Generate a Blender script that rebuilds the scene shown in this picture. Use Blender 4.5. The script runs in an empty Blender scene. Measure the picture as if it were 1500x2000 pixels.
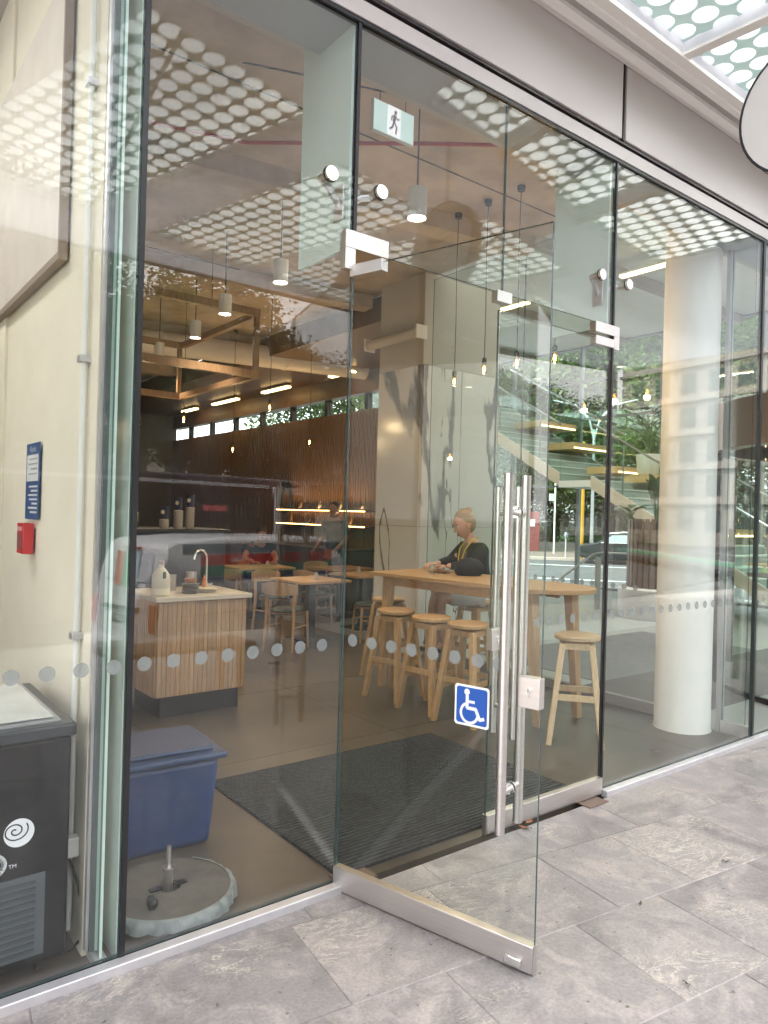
import bpy, bmesh, math, random
from math import pi, sin, cos, radians, sqrt
from mathutils import Vector, Matrix, Quaternion, noise as mnoise

SC = bpy.context.scene
COL = SC.collection
random.seed(11)

# ------------------------------------------------------------------ camera
CAM = Vector((-1.7616, -2.5152, 1.58))
YAW, PITCH, ROLL = 0.6635, 0.0032, 0.0274
_f = Vector((sin(YAW) * cos(PITCH), cos(YAW) * cos(PITCH), sin(PITCH)))
_r = Vector((cos(YAW), -sin(YAW), 0))
_u = _r.cross(_f)
_r2 = cos(ROLL) * _r + sin(ROLL) * _u
_u2 = -sin(ROLL) * _r + cos(ROLL) * _u
cd = bpy.data.cameras.new('camera')
cd.sensor_fit = 'HORIZONTAL'; cd.sensor_width = 36.0; cd.lens = 36.0 * 1420.03 / 1500.0
cd.clip_start = 0.05; cd.clip_end = 2000
cam = bpy.data.objects.new('camera', cd); COL.objects.link(cam)
cam.matrix_world = Matrix(((_r2.x, _u2.x, -_f.x, CAM.x), (_r2.y, _u2.y, -_f.y, CAM.y),
                           (_r2.z, _u2.z, -_f.z, CAM.z), (0, 0, 0, 1)))
SC.camera = cam

# ------------------------------------------------------------------ world: blue sky with broken bright cloud
SUN_EL, SUN_AZ = radians(46), radians(310)      # azimuth clockwise from +y
w = bpy.data.worlds.new('World'); SC.world = w; w.use_nodes = True
nt = w.node_tree; nt.nodes.clear()
out = nt.nodes.new('ShaderNodeOutputWorld'); bg = nt.nodes.new('ShaderNodeBackground')
sky = nt.nodes.new('ShaderNodeTexSky'); sky.sky_type = 'NISHITA'; sky.sun_disc = False
sky.sun_elevation = SUN_EL; sky.sun_rotation = SUN_AZ; sky.air_density = 1.0; sky.dust_density = 1.5
tc = nt.nodes.new('ShaderNodeTexCoord')
nz = nt.nodes.new('ShaderNodeTexNoise'); nz.inputs['Scale'].default_value = 2.2; nz.inputs['Detail'].default_value = 6
rmp = nt.nodes.new('ShaderNodeValToRGB'); rmp.color_ramp.elements[0].position = .36; rmp.color_ramp.elements[1].position = .56
mx = nt.nodes.new('ShaderNodeMix'); mx.data_type = 'RGBA'
nt.links.new(tc.outputs['Generated'], nz.inputs['Vector']); nt.links.new(nz.outputs['Fac'], rmp.inputs['Fac'])
nt.links.new(rmp.outputs['Color'], mx.inputs['Factor']); nt.links.new(sky.outputs['Color'], mx.inputs['A'])
mx.inputs['B'].default_value = (13.3, 12.8, 12.9, 1)
nt.links.new(mx.outputs['Result'], bg.inputs['Color']); bg.inputs['Strength'].default_value = 0.12
nt.links.new(bg.outputs['Background'], out.inputs['Surface'])

sl = bpy.data.lights.new('sun', 'SUN'); sl.energy = 3.0; sl.angle = radians(1.5); sl.color = (1, .95, .88)
so = bpy.data.objects.new('sun', sl); COL.objects.link(so)
_sd = Vector((sin(SUN_AZ) * cos(SUN_EL), cos(SUN_AZ) * cos(SUN_EL), sin(SUN_EL)))
so.rotation_euler = (-_sd).to_track_quat('-Z', 'Y').to_euler(); so.location = (0, -20, 30)

SC.view_settings.view_transform = 'Standard'; SC.view_settings.look = 'None'
SC.view_settings.exposure = 2.18; SC.view_settings.gamma = 1.0; SC.view_settings.use_curve_mapping = False
SC.render.engine = 'CYCLES'
cy = SC.cycles
cy.use_denoising = True
cy.max_bounces = 10; cy.diffuse_bounces = 4; cy.glossy_bounces = 5; cy.transmission_bounces = 6
cy.transparent_max_bounces = 28; cy.sample_clamp_indirect = 6.0; cy.caustics_reflective = False; cy.caustics_refractive = False

# ------------------------------------------------------------------ helpers
class MB:
    def __init__(s): s.v = []; s.f = []; s.m = []
    def mark(s): return len(s.v)
    def add(s, vs, fs, mi=0):
        b = len(s.v); s.v += [tuple(v) for v in vs]
        for f in fs: s.f.append(tuple(b + i for i in f)); s.m.append(mi)
        return s
    def box(s, x0, x1, y0, y1, z0, z1, mi=0):
        return s.add([(x0,y0,z0),(x1,y0,z0),(x1,y1,z0),(x0,y1,z0),(x0,y0,z1),(x1,y0,z1),(x1,y1,z1),(x0,y1,z1)],
                     [(0,3,2,1),(4,5,6,7),(0,1,5,4),(1,2,6,5),(2,3,7,6),(3,0,4,7)], mi)
    def taper(s, c, sx0, sy0, z0, sx1, sy1, z1, off=(0, 0), mi=0):
        x, y = c; ox, oy = off
        vs = [(x+a*sx0/2, y+b*sy0/2, z0) for a, b in ((-1,-1),(1,-1),(1,1),(-1,1))] + \
             [(x+ox+a*sx1/2, y+oy+b*sy1/2, z1) for a, b in ((-1,-1),(1,-1),(1,1),(-1,1))]
        return s.add(vs, [(0,3,2,1),(4,5,6,7),(0,1,5,4),(1,2,6,5),(2,3,7,6),(3,0,4,7)], mi)
    def bar(s, p0, p1, w, h, mi=0, up=(0, 0, 1)):
        p0, p1 = Vector(p0), Vector(p1); d = (p1 - p0).normalized(); u = Vector(up)
        if abs(d.dot(u)) > .98: u = Vector((1, 0, 0))
        a = d.cross(u).normalized(); b = a.cross(d).normalized()
        vs = [p + a*i*w/2 + b*j*h/2 for p in (p0, p1) for i, j in ((-1,-1),(1,-1),(1,1),(-1,1))]
        return s.add(vs, [(0,3,2,1),(4,5,6,7),(0,1,5,4),(1,2,6,5),(2,3,7,6),(3,0,4,7)], mi)
    def cyl(s, p0, p1, r0, r1=None, n=14, caps=True, mi=0):
        r1 = r0 if r1 is None else r1
        return s.tube([p0, p1], [r0, r1], n, caps, mi)
    def tube(s, pts, r, n=8, caps=True, mi=0):
        pts = [Vector(p) for p in pts]; k = len(pts)
        rs = list(r) if isinstance(r, (list, tuple)) else [r] * k
        b = len(s.v); pa = None
        for i, p in enumerate(pts):
            d = (pts[min(i+1, k-1)] - pts[max(i-1, 0)])
            d = d.normalized() if d.length > 1e-9 else Vector((0, 0, 1))
            if pa is None:
                u = Vector((0, 0, 1)) if abs(d.z) < .9 else Vector((1, 0, 0))
                a = d.cross(u).normalized()
            else:
                a = (pa - d * pa.dot(d)).normalized()
            pa = a; c = d.cross(a)
            for j in range(n):
                t = 2 * pi * j / n
                s.v.append(tuple(p + (a * cos(t) + c * sin(t)) * rs[i]))
        for i in range(k - 1):
            for j in range(n):
                q = (j + 1) % n
                s.f.append((b+i*n+j, b+i*n+q, b+(i+1)*n+q, b+(i+1)*n+j)); s.m.append(mi)
        if caps:
            s.f.append(tuple(b + j for j in reversed(range(n)))); s.m.append(mi)
            s.f.append(tuple(b + (k-1)*n + j for j in range(n))); s.m.append(mi)
        return s
    def lathe(s, prof, n=24, c=(0, 0, 0), mi=0, a0=0, a1=2*pi, cap=True):
        b = len(s.v); full = abs(a1 - a0 - 2*pi) < 1e-6; cols = n if full else n + 1
        for r, z in prof:
            for j in range(cols):
                t = a0 + (a1 - a0) * j / n
                s.v.append((c[0] + r*cos(t), c[1] + r*sin(t), c[2] + z))
        for i in range(len(prof) - 1):
            for j in range(n):
                q = (j + 1) % cols
                s.f.append((b+i*cols+j, b+i*cols+q, b+(i+1)*cols+q, b+(i+1)*cols+j)); s.m.append(mi)
        if full and cap:
            if prof[0][0] > 1e-5: s.f.append(tuple(b + j for j in reversed(range(n)))); s.m.append(mi)
            if prof[-1][0] > 1e-5: s.f.append(tuple(b + (len(prof)-1)*n + j for j in range(n))); s.m.append(mi)
        return s
    def sph(s, c, r, nu=14, nv=9, mi=0, fn=None):
        if not isinstance(r, (list, tuple)): r = (r, r, r)
        b = len(s.v)
        for i in range(nv + 1):
            ph = pi * i / nv
            for j in range(nu):
                t = 2 * pi * j / nu
                p = Vector((sin(ph)*cos(t), sin(ph)*sin(t), cos(ph)))
                q = Vector((p.x*r[0], p.y*r[1], p.z*r[2]))
                if fn: q = fn(p, q)
                s.v.append((c[0]+q.x, c[1]+q.y, c[2]+q.z))
        for i in range(nv):
            for j in range(nu):
                k = (j + 1) % nu
                s.f.append((b+i*nu+j, b+(i+1)*nu+j, b+(i+1)*nu+k, b+i*nu+k)); s.m.append(mi)
        return s
    def prism(s, pts, z0, z1, mi=0):
        n = len(pts); b = len(s.v)
        s.v += [(p[0], p[1], z0) for p in pts] + [(p[0], p[1], z1) for p in pts]
        s.f.append(tuple(b + i for i in reversed(range(n)))); s.m.append(mi)
        s.f.append(tuple(b + n + i for i in range(n))); s.m.append(mi)
        for i in range(n):
            j = (i + 1) % n
            s.f.append((b+i, b+j, b+n+j, b+n+i)); s.m.append(mi)
        return s
    def xf(s, M, start=0):
        for i in range(start, len(s.v)): s.v[i] = tuple(M @ Vector(s.v[i]))
        return s
    def mesh(s, name, mats, smooth=35):
        me = bpy.data.meshes.new(name); me.from_pydata(s.v, [], s.f)
        for m in (mats if isinstance(mats, (list, tuple)) else [mats]): me.materials.append(m)
        if len(me.materials) > 1: me.polygons.foreach_set('material_index', s.m)
        if smooth:
            me.polygons.foreach_set('use_smooth', [True] * len(me.polygons))
            me.set_sharp_from_angle(angle=radians(smooth))
        me.update(); return me
    def build(s, name, mats, parent=None, loc=None, bev=0, smooth=35):
        o = bpy.data.objects.new(name, s.mesh(name, mats, smooth)); COL.objects.link(o)
        if parent is not None: o.parent = parent
        if loc is not None: o.location = loc
        if bev:
            m = o.modifiers.new('bevel', 'BEVEL'); m.width = bev; m.segments = 2; m.limit_method = 'ANGLE'; m.angle_limit = radians(40)
            m.harden_normals = False
        return o

def tag(o, label, cat, group=None):
    o['label'] = label; o['category'] = cat
    if group: o['group'] = group
    return o
def thing(name, label, cat, loc=(0, 0, 0), rz=0, group=None):
    o = bpy.data.objects.new(name, None); COL.objects.link(o); o.empty_display_size = .1
    o.location = loc; o.rotation_euler = (0, 0, rz); return tag(o, label, cat, group)
def struct(o): o['kind'] = 'structure'; return o
def stuff(o): o['kind'] = 'stuff'; return o
KIDS = {}
def kids(o):
    return [c for c in bpy.data.objects if c.parent == o]
def copy_tree(o, loc=None, rz=None, label=None, parent=None):
    c = o.copy(); COL.objects.link(c)
    if parent is not None: c.parent = parent
    if loc is not None: c.location = loc
    if rz is not None: c.rotation_euler = (0, 0, rz)
    if label: c['label'] = label
    for k in kids(o): copy_tree(k, parent=c)
    return c
def inst(o, loc, parent=None, rot=None, scale=None):
    c = o.copy(); COL.objects.link(c); c.location = loc
    if parent is not None: c.parent = parent
    if rot is not None: c.rotation_euler = rot
    if scale is not None: c.scale = scale
    return c
def text_mesh(txt, size, depth=0.0, spacing=1.0, shear=0.0, align='CENTER'):
    cu = bpy.data.curves.new('t', 'FONT'); cu.body = txt; cu.size = size; cu.extrude = depth
    cu.space_character = spacing; cu.shear = shear; cu.align_x = align; cu.align_y = 'CENTER'
    to = bpy.data.objects.new('t', cu); COL.objects.link(to)
    dg = bpy.context.evaluated_depsgraph_get(); dg.update()
    me = bpy.data.meshes.new_from_object(to.evaluated_get(dg))
    bpy.data.objects.remove(to); return me
def text(name, txt, size, mat, parent, M, **k):
    me = text_mesh(txt, size, **k); me.transform(M); me.materials.clear(); me.materials.append(mat)
    o = bpy.data.objects.new(name, me); COL.objects.link(o); o.parent = parent; return o

# ------------------------------------------------------------------ materials
def newmat(name):
    m = bpy.data.materials.new(name); m.use_nodes = True
    return m, m.node_tree, m.node_tree.nodes['Principled BSDF']
def lin(h):
    return tuple(((int(h[i:i+2], 16)/255 + .055)/1.055)**2.4 if int(h[i:i+2], 16) > 10 else int(h[i:i+2], 16)/255/12.92 for i in (0, 2, 4)) + (1,)
def col4(c): return lin(c) if isinstance(c, str) else tuple(c) + ((1,) if len(c) == 3 else ())
def M(name, c, rough=.5, metal=0.0, var=0.0, vscale=6.0, bump=0.0, bscale=60.0, emit=None, estr=0.0, spec=None, stretch=None, rvar=0.0):
    m, t, b = newmat(name); c = col4(c)
    b.inputs['Base Color'].default_value = c; b.inputs['Roughness'].default_value = rough; b.inputs['Metallic'].default_value = metal
    if spec is not None: b.inputs['Specular IOR Level'].default_value = spec
    if emit: b.inputs['Emission Color'].default_value = col4(emit); b.inputs['Emission Strength'].default_value = estr
    if var or bump or rvar:
        tc = t.nodes.new('ShaderNodeTexCoord'); vec = tc.outputs['Object']
        if stretch:
            mp = t.nodes.new('ShaderNodeMapping'); mp.inputs['Scale'].default_value = stretch
            t.links.new(vec, mp.inputs['Vector']); vec = mp.outputs['Vector']
        oi = t.nodes.new('ShaderNodeObjectInfo'); ad = t.nodes.new('ShaderNodeVectorMath'); ad.operation = 'ADD'
        sc = t.nodes.new('ShaderNodeMath'); sc.operation = 'MULTIPLY'; sc.inputs[1].default_value = 37.0
        t.links.new(oi.outputs['Random'], sc.inputs[0]); t.links.new(vec, ad.inputs[0]); t.links.new(sc.outputs[0], ad.inputs[1]); vec = ad.outputs[0]
    if var:
        n = t.nodes.new('ShaderNodeTexNoise'); n.inputs['Scale'].default_value = vscale; n.inputs['Detail'].default_value = 7; n.inputs['Roughness'].default_value = .6
        t.links.new(vec, n.inputs['Vector'])
        x = t.nodes.new('ShaderNodeMix'); x.data_type = 'RGBA'
        x.inputs['A'].default_value = tuple(max(0, q*(1-var)) for q in c[:3]) + (1,); x.inputs['B'].default_value = tuple(min(1, q*(1+var)) for q in c[:3]) + (1,)
        rr = t.nodes.new('ShaderNodeMapRange'); rr.inputs['From Min'].default_value = .3; rr.inputs['From Max'].default_value = .7
        t.links.new(n.outputs['Fac'], rr.inputs['Value']); t.links.new(rr.outputs['Result'], x.inputs['Factor']); t.links.new(x.outputs['Result'], b.inputs['Base Color'])
        if rvar:
            r2 = t.nodes.new('ShaderNodeMapRange'); r2.inputs['From Min'].default_value = .3; r2.inputs['From Max'].default_value = .7
            r2.inputs['To Min'].default_value = max(0, rough-rvar); r2.inputs['To Max'].default_value = min(1, rough+rvar)
            t.links.new(n.outputs['Fac'], r2.inputs['Value']); t.links.new(r2.outputs['Result'], b.inputs['Roughness'])
    if bump:
        n = t.nodes.new('ShaderNodeTexNoise'); n.inputs['Scale'].default_value = bscale; n.inputs['Detail'].default_value = 4
        bp = t.nodes.new('ShaderNodeBump'); bp.inputs['Strength'].default_value = bump; bp.inputs['Distance'].default_value = .01
        t.links.new(vec, n.inputs['Vector']); t.links.new(n.outputs['Fac'], bp.inputs['Height']); t.links.new(bp.outputs['Normal'], b.inputs['Normal'])
    return m
def wood(name, c0, c1, stretch, scale=9, rough=.42):
    m, t, b = newmat(name)
    tc = t.nodes.new('ShaderNodeTexCoord'); mp = t.nodes.new('ShaderNodeMapping'); mp.inputs['Scale'].default_value = stretch
    oi = t.nodes.new('ShaderNodeObjectInfo'); sc = t.nodes.new('ShaderNodeMath'); sc.operation = 'MULTIPLY'; sc.inputs[1].default_value = 23.0
    ad = t.nodes.new('ShaderNodeVectorMath'); ad.operation = 'ADD'
    t.links.new(oi.outputs['Random'], sc.inputs[0]); t.links.new(tc.outputs['Object'], ad.inputs[0]); t.links.new(sc.outputs[0], ad.inputs[1])
    t.links.new(ad.outputs[0], mp.inputs['Vector'])
    n = t.nodes.new('ShaderNodeTexNoise'); n.inputs['Scale'].default_value = scale; n.inputs['Detail'].default_value = 8; n.inputs['Distortion'].default_value = 1.2
    t.links.new(mp.outputs['Vector'], n.inputs['Vector'])
    r = t.nodes.new('ShaderNodeValToRGB'); r.color_ramp.elements[0].position = .32; r.color_ramp.elements[1].position = .68
    r.color_ramp.elements[0].color = col4(c0); r.color_ramp.elements[1].color = col4(c1)
    t.links.new(n.outputs['Fac'], r.inputs['Fac'])
    hs = t.nodes.new('ShaderNodeHueSaturation'); vr = t.nodes.new('ShaderNodeMapRange'); vr.inputs['To Min'].default_value = .82; vr.inputs['To Max'].default_value = 1.15
    t.links.new(oi.outputs['Random'], vr.inputs['Value']); t.links.new(vr.outputs['Result'], hs.inputs['Value']); t.links.new(r.outputs['Color'], hs.inputs['Color'])
    t.links.new(hs.outputs['Color'], b.inputs['Base Color']); b.inputs['Roughness'].default_value = rough
    bp = t.nodes.new('ShaderNodeBump'); bp.inputs['Strength'].default_value = .12; bp.inputs['Distance'].default_value = .004
    t.links.new(n.outputs['Fac'], bp.inputs['Height']); t.links.new(bp.outputs['Normal'], b.inputs['Normal'])
    return m
def glassmat(name, tint=(.93, .97, .95), r0=.05, wav=0.0):
    m, t, b = newmat(name); t.nodes.remove(b); o = t.nodes['Material Output']
    tr = t.nodes.new('ShaderNodeBsdfTransparent'); tr.inputs['Color'].default_value = tuple(tint) + (1,)
    gl = t.nodes.new('ShaderNodeBsdfGlossy'); gl.inputs['Roughness'].default_value = 0.0; gl.inputs['Color'].default_value = (.96, .98, .97, 1)
    lw = t.nodes.new('ShaderNodeLayerWeight'); lw.inputs['Blend'].default_value = .5
    pw = t.nodes.new('ShaderNodeMath'); pw.operation = 'POWER'; pw.inputs[1].default_value = 5
    ma = t.nodes.new('ShaderNodeMath'); ma.operation = 'MULTIPLY_ADD'; ma.inputs[1].default_value = 1 - r0; ma.inputs[2].default_value = r0
    mx = t.nodes.new('ShaderNodeMixShader')
    t.links.new(lw.outputs['Facing'], pw.inputs[0]); t.links.new(pw.outputs[0], ma.inputs[0]); t.links.new(ma.outputs[0], mx.inputs[0])
    t.links.new(tr.outputs[0], mx.inputs[1]); t.links.new(gl.outputs[0], mx.inputs[2]); t.links.new(mx.outputs[0], o.inputs['Surface'])
    if wav:
        td = t.nodes.new('ShaderNodeTexCoord'); md = t.nodes.new('ShaderNodeMapping'); md.inputs['Scale'].default_value = (1.6, 1.6, .5); md.inputs['Rotation'].default_value = (0, .5, 0)
        nd = t.nodes.new('ShaderNodeTexNoise'); nd.inputs['Scale'].default_value = 3.2; nd.inputs['Detail'].default_value = 8; nd.inputs['Roughness'].default_value = .7
        rd = t.nodes.new('ShaderNodeMapRange'); rd.inputs['From Min'].default_value = .42; rd.inputs['From Max'].default_value = .8; rd.inputs['To Min'].default_value = .002; rd.inputs['To Max'].default_value = .020
        dd = t.nodes.new('ShaderNodeBsdfDiffuse'); dd.inputs['Color'].default_value = (.8, .8, .8, 1); m3 = t.nodes.new('ShaderNodeMixShader')
        t.links.new(td.outputs['Object'], md.inputs['Vector']); t.links.new(md.outputs[0], nd.inputs['Vector']); t.links.new(nd.outputs['Fac'], rd.inputs['Value']); t.links.new(rd.outputs[0], m3.inputs[0])
        t.links.new(mx.outputs[0], m3.inputs[1]); t.links.new(dd.outputs[0], m3.inputs[2]); t.links.new(m3.outputs[0], o.inputs['Surface'])
        tc = t.nodes.new('ShaderNodeTexCoord'); n = t.nodes.new('ShaderNodeTexNoise'); n.inputs['Scale'].default_value = .9
        bp = t.nodes.new('ShaderNodeBump'); bp.inputs['Strength'].default_value = wav; bp.inputs['Distance'].default_value = .01
        t.links.new(tc.outputs['Object'], n.inputs['Vector']); t.links.new(n.outputs['Fac'], bp.inputs['Height'])
        t.links.new(bp.outputs['Normal'], gl.inputs['Normal'])
    return m
def emis(name, c, s):
    m, t, b = newmat(name); b.inputs['Base Color'].default_value = (.8, .8, .8, 1)
    b.inputs['Emission Color'].default_value = col4(c); b.inputs['Emission Strength'].default_value = s; return m

G_PANE = glassmat('facade_glass', (.955, .966, .958), .033, .012)
G_DOOR = glassmat('door_glass', (.945, .965, .955), .025)
G_IN = glassmat('inner_glass', (.92, .965, .945), .035)
G_CLEAR = glassmat('clear_glass', (.95, .97, .96), .05)
G_FIN = M('glass_fin', (.70, .82, .77), .12, bump=.0)
_b = G_FIN.node_tree.nodes['Principled BSDF']; _b.inputs['Alpha'].default_value = .62
G_EDGE = M('glass_edge_green', (.025, .06, .06), .15)
G_EDGEL = M('glass_edge_pale', (.55, .72, .66), .15)
BLACK = M('black_gasket', (.012, .012, .014), .35)
STEEL = M('brushed_steel', (.62, .59, .57), .32, 1.0, var=.06, vscale=3, stretch=(1, 1, 60))
STEELH = M('steel_horizontal', (.60, .57, .55), .36, 1.0, var=.08, vscale=3, stretch=(2, 2, 90))
CHROME = M('polished_steel', (.8, .79, .78), .12, 1.0)
ALU = M('aluminium_sill', (.62, .61, .63), .42, .6, var=.08, vscale=12)
PANEL = M('spandrel_panel', (.62, .58, .56), .42, var=.02, vscale=2)
WHITEP = M('white_paint', (.80, .76, .73), .45, var=.03, vscale=4)
CREAM = M('cream_wall', (.80, .75, .63), .8, var=.05, vscale=2, bump=.1, bscale=25)
CONC = M('concrete_ceiling', (.46, .385, .31), .85, var=.28, vscale=1.6, bump=.15, bscale=18)
GREYW = M('grey_wall', (.22, .22, .215), .7, var=.06)
DARKW = M('dark_wall', (.045, .042, .04), .6, var=.1)
MINTCOL = M('white_column_paint', (.78, .80, .77), .5, var=.05, vscale=2.5, bump=.12, bscale=14)
RUBBER = M('black_rubber', (.02, .02, .02), .7)
BLACKP = M('black_plastic', (.015, .016, .018), .35)
WHITEPL = M('white_plastic', (.78, .78, .76), .4)
OAK = wood('oak_along_z', (.46, .27, .13), (.62, .40, .21), (9, 9, .7))
OAKX = wood('oak_along_y', (.46, .26, .115), (.60, .37, .18), (9, .7, 9))
OAKP = wood('light_ash', (.56, .40, .22), (.72, .54, .33), (9, 9, .8))
OAKS = wood('pale_ash', (.46, .265, .115), (.60, .375, .185), (9, 9, .8))
OAKCAB = wood('cabinet_oak', (.40, .245, .135), (.56, .37, .22), (10, 10, .6))
DARKOAK = wood('dark_timber', (.10, .05, .022), (.19, .10, .045), (9, 9, .6))
WALNUT = wood('brown_timber', (.22, .125, .065), (.34, .205, .11), (8, 8, .6))
# ------------------------------------------------------------------ paving
def stone_mat():
    m, t, b = newmat('paving_stone')
    tc = t.nodes.new('ShaderNodeTexCoord'); oi = t.nodes.new('ShaderNodeObjectInfo')
    sc = t.nodes.new('ShaderNodeMath'); sc.operation = 'MULTIPLY'; sc.inputs[1].default_value = 61.0
    ad = t.nodes.new('ShaderNodeVectorMath'); ad.operation = 'ADD'
    t.links.new(oi.outputs['Random'], sc.inputs[0]); t.links.new(tc.outputs['Object'], ad.inputs[0]); t.links.new(sc.outputs[0], ad.inputs[1])
    V = ad.outputs[0]
    def noise(s, d, dist=0, vec=V, rough=.6):
        n = t.nodes.new('ShaderNodeTexNoise'); n.inputs['Scale'].default_value = s; n.inputs['Detail'].default_value = d
        n.inputs['Distortion'].default_value = dist; n.inputs['Roughness'].default_value = rough; t.links.new(vec, n.inputs['Vector']); return n.outputs['Fac']
    def ramp(f, a, c0, bb, c1):
        r = t.nodes.new('ShaderNodeValToRGB'); e = r.color_ramp.elements; e[0].position = a; e[1].position = bb; e[0].color = c0; e[1].color = c1
        t.links.new(f, r.inputs['Fac']); return r.outputs['Color']
    def mix(f, a, bb):
        x = t.nodes.new('ShaderNodeMix'); x.data_type = 'RGBA'
        for s, q in (('Factor', f), ('A', a), ('B', bb)):
            if isinstance(q, (tuple, float)): x.inputs[s].default_value = q
            else: t.links.new(q, x.inputs[s])
        return x.outputs['Result']
    vr = t.nodes.new('ShaderNodeMapRange'); vr.inputs['To Min'].default_value = 0; vr.inputs['To Max'].default_value = 1
    t.links.new(oi.outputs['Random'], vr.inputs['Value'])
    base = mix(vr.outputs['Result'], (.262, .244, .246, 1), (.325, .296, .285, 1))
    cloud = ramp(noise(4.5, 8, 1.6), .44, (0, 0, 0, 1), .66, (1, 1, 1, 1))
    c = mix(cloud, base, (.44, .39, .368, 1))
    dark = ramp(noise(2.6, 5, .8), .30, (1, 1, 1, 1), .50, (0, 0, 0, 1))
    c = mix(dark, c, (.19, .177, .176, 1))
    mp = t.nodes.new('ShaderNodeMapping'); mp.inputs['Scale'].default_value = (1.4, 3.4, 1); mp.inputs['Rotation'].default_value = (0, 0, .7); t.links.new(V, mp.inputs['Vector'])
    vein = noise(2.2, 9, 3.0, mp.outputs['Vector'], .7)
    pk = t.nodes.new('ShaderNodeMath'); pk.operation = 'SUBTRACT'; pk.inputs[1].default_value = .5; t.links.new(vein, pk.inputs[0])
    ab = t.nodes.new('ShaderNodeMath'); ab.operation = 'ABSOLUTE'; t.links.new(pk.outputs[0], ab.inputs[0])
    vm = ramp(ab.outputs[0], .0, (1, 1, 1, 1), .022, (0, 0, 0, 1))
    gate = ramp(noise(1.7, 3), .52, (0, 0, 0, 1), .64, (1, 1, 1, 1))
    gm = t.nodes.new('ShaderNodeMath'); gm.operation = 'MULTIPLY'; t.links.new(vm, gm.inputs[0]); t.links.new(gate, gm.inputs[1])
    c = mix(gm.outputs[0], c, (.66, .60, .52, 1))
    grain = ramp(noise(85, 4), .3, (.8, .8, .8, 1), .7, (1.12, 1.12, 1.12, 1))
    mu = t.nodes.new('ShaderNodeMix'); mu.data_type = 'RGBA'; mu.blend_type = 'MULTIPLY'; mu.inputs['Factor'].default_value = 1
    spk = ramp(noise(38, 2, 0, V, .4), .22, (.12, .11, .10, 1), .30, (1, 1, 1, 1))
    m0 = t.nodes.new('ShaderNodeMix'); m0.data_type = 'RGBA'; m0.blend_type = 'MULTIPLY'; m0.inputs['Factor'].default_value = .7; t.links.new(c, m0.inputs['A']); t.links.new(spk, m0.inputs['B']); c = m0.outputs['Result']
    t.links.new(c, mu.inputs['A']); t.links.new(grain, mu.inputs['B'])
    t.links.new(mu.outputs['Result'], b.inputs['Base Color'])
    rr = t.nodes.new('ShaderNodeMapRange'); rr.inputs['To Min'].default_value = .38; rr.inputs['To Max'].default_value = .62
    t.links.new(cloud, rr.inputs['Value']); t.links.new(rr.outputs['Result'], b.inputs['Roughness'])
    bp = t.nodes.new('ShaderNodeBump'); bp.inputs['Strength'].default_value = .18; bp.inputs['Distance'].default_value = .006
    t.links.new(noise(30, 6), bp.inputs['Height']); t.links.new(bp.outputs['Normal'], b.inputs['Normal'])
    return m
STONE = stone_mat()
GROUT = M('grout', (.42, .39, .365), .9, var=.15, vscale=20)
pave = struct(MB().box(-14, 16, -6.2, -.045, -.3, -.0035).build('pavement', GROUT))
PA = radians(-7.5)
pe1 = Vector((cos(PA), sin(PA))); pe2 = Vector((sin(PA), -cos(PA)))     # along rows, outward
def clip_half(poly, ymax):
    o = []
    for i in range(len(poly)):
        a, b = poly[i], poly[(i+1) % len(poly)]
        if a[1] <= ymax: o.append(a)
        if (a[1] <= ymax) != (b[1] <= ymax):
            k = (ymax - a[1]) / (b[1] - a[1]); o.append((a[0] + k*(b[0]-a[0]), ymax))
    return o
rnd = random.Random(5)
SLAB = {}
nslab = 0
for r in range(-2, 9):
    d0 = .17 + r * .505
    s = -3.2 + rnd.random() * .5
    if r == 1: s = -3.215
    while s < 6.0:
        L = rnd.choice((.48, .62, .62, .9)); g = .0016
        c = [pe1*(s+g) + pe2*(d0+g), pe1*(s+L-g) + pe2*(d0+g), pe1*(s+L-g) + pe2*(d0+.505-g), pe1*(s+g) + pe2*(d0+.505-g)]
        c = [(q.x, q.y) for q in c]
        cx = sum(q[0] for q in c)/4; cy_ = sum(q[1] for q in c)/4
        s += L
        if all(q[1] > -.05 for q in c) or cy_ < -4.3 or nslab > 290: continue
        dz = rnd.uniform(-.0012, .0008)
        if any(q[1] > -.05 for q in c):
            pc = clip_half(c, -.05)
            if len(pc) < 3: continue
            o = MB().prism([(q[0]-cx, q[1]-cy_) for q in reversed(pc)], -.03, 0).build('paving_slab', STONE, pave, (cx, cy_, dz), smooth=0)
        else:
            if L not in SLAB:
                a, b = L/2 - g, .2525 - g; e = .002
                mb = MB(); mb.taper((0, 0), 2*a, 2*b, -.03, 2*a, 2*b, -.002)
                mb2 = MB(); mb2.add([(-a,-b,-.03),(a,-b,-.03),(a,b,-.03),(-a,b,-.03),(-a,-b,-.0025),(a,-b,-.0025),(a,b,-.0025),(-a,b,-.0025),
                                     (-a+e,-b+e,0),(a-e,-b+e,0),(a-e,b-e,0),(-a+e,b-e,0)],
                                    [(0,1,5,4),(1,2,6,5),(2,3,7,6),(3,0,4,7),(4,5,9,8),(5,6,10,9),(6,7,11,10),(7,4,8,11),(8,9,10,11)])
                SLAB[L] = mb2.mesh('paving_slab', STONE, 0)
            o = bpy.data.objects.new('paving_slab', SLAB[L]); COL.objects.link(o); o.parent = pave
            o.location = (cx, cy_, dz); o.rotation_euler = (0, 0, PA)
        nslab += 1
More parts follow.
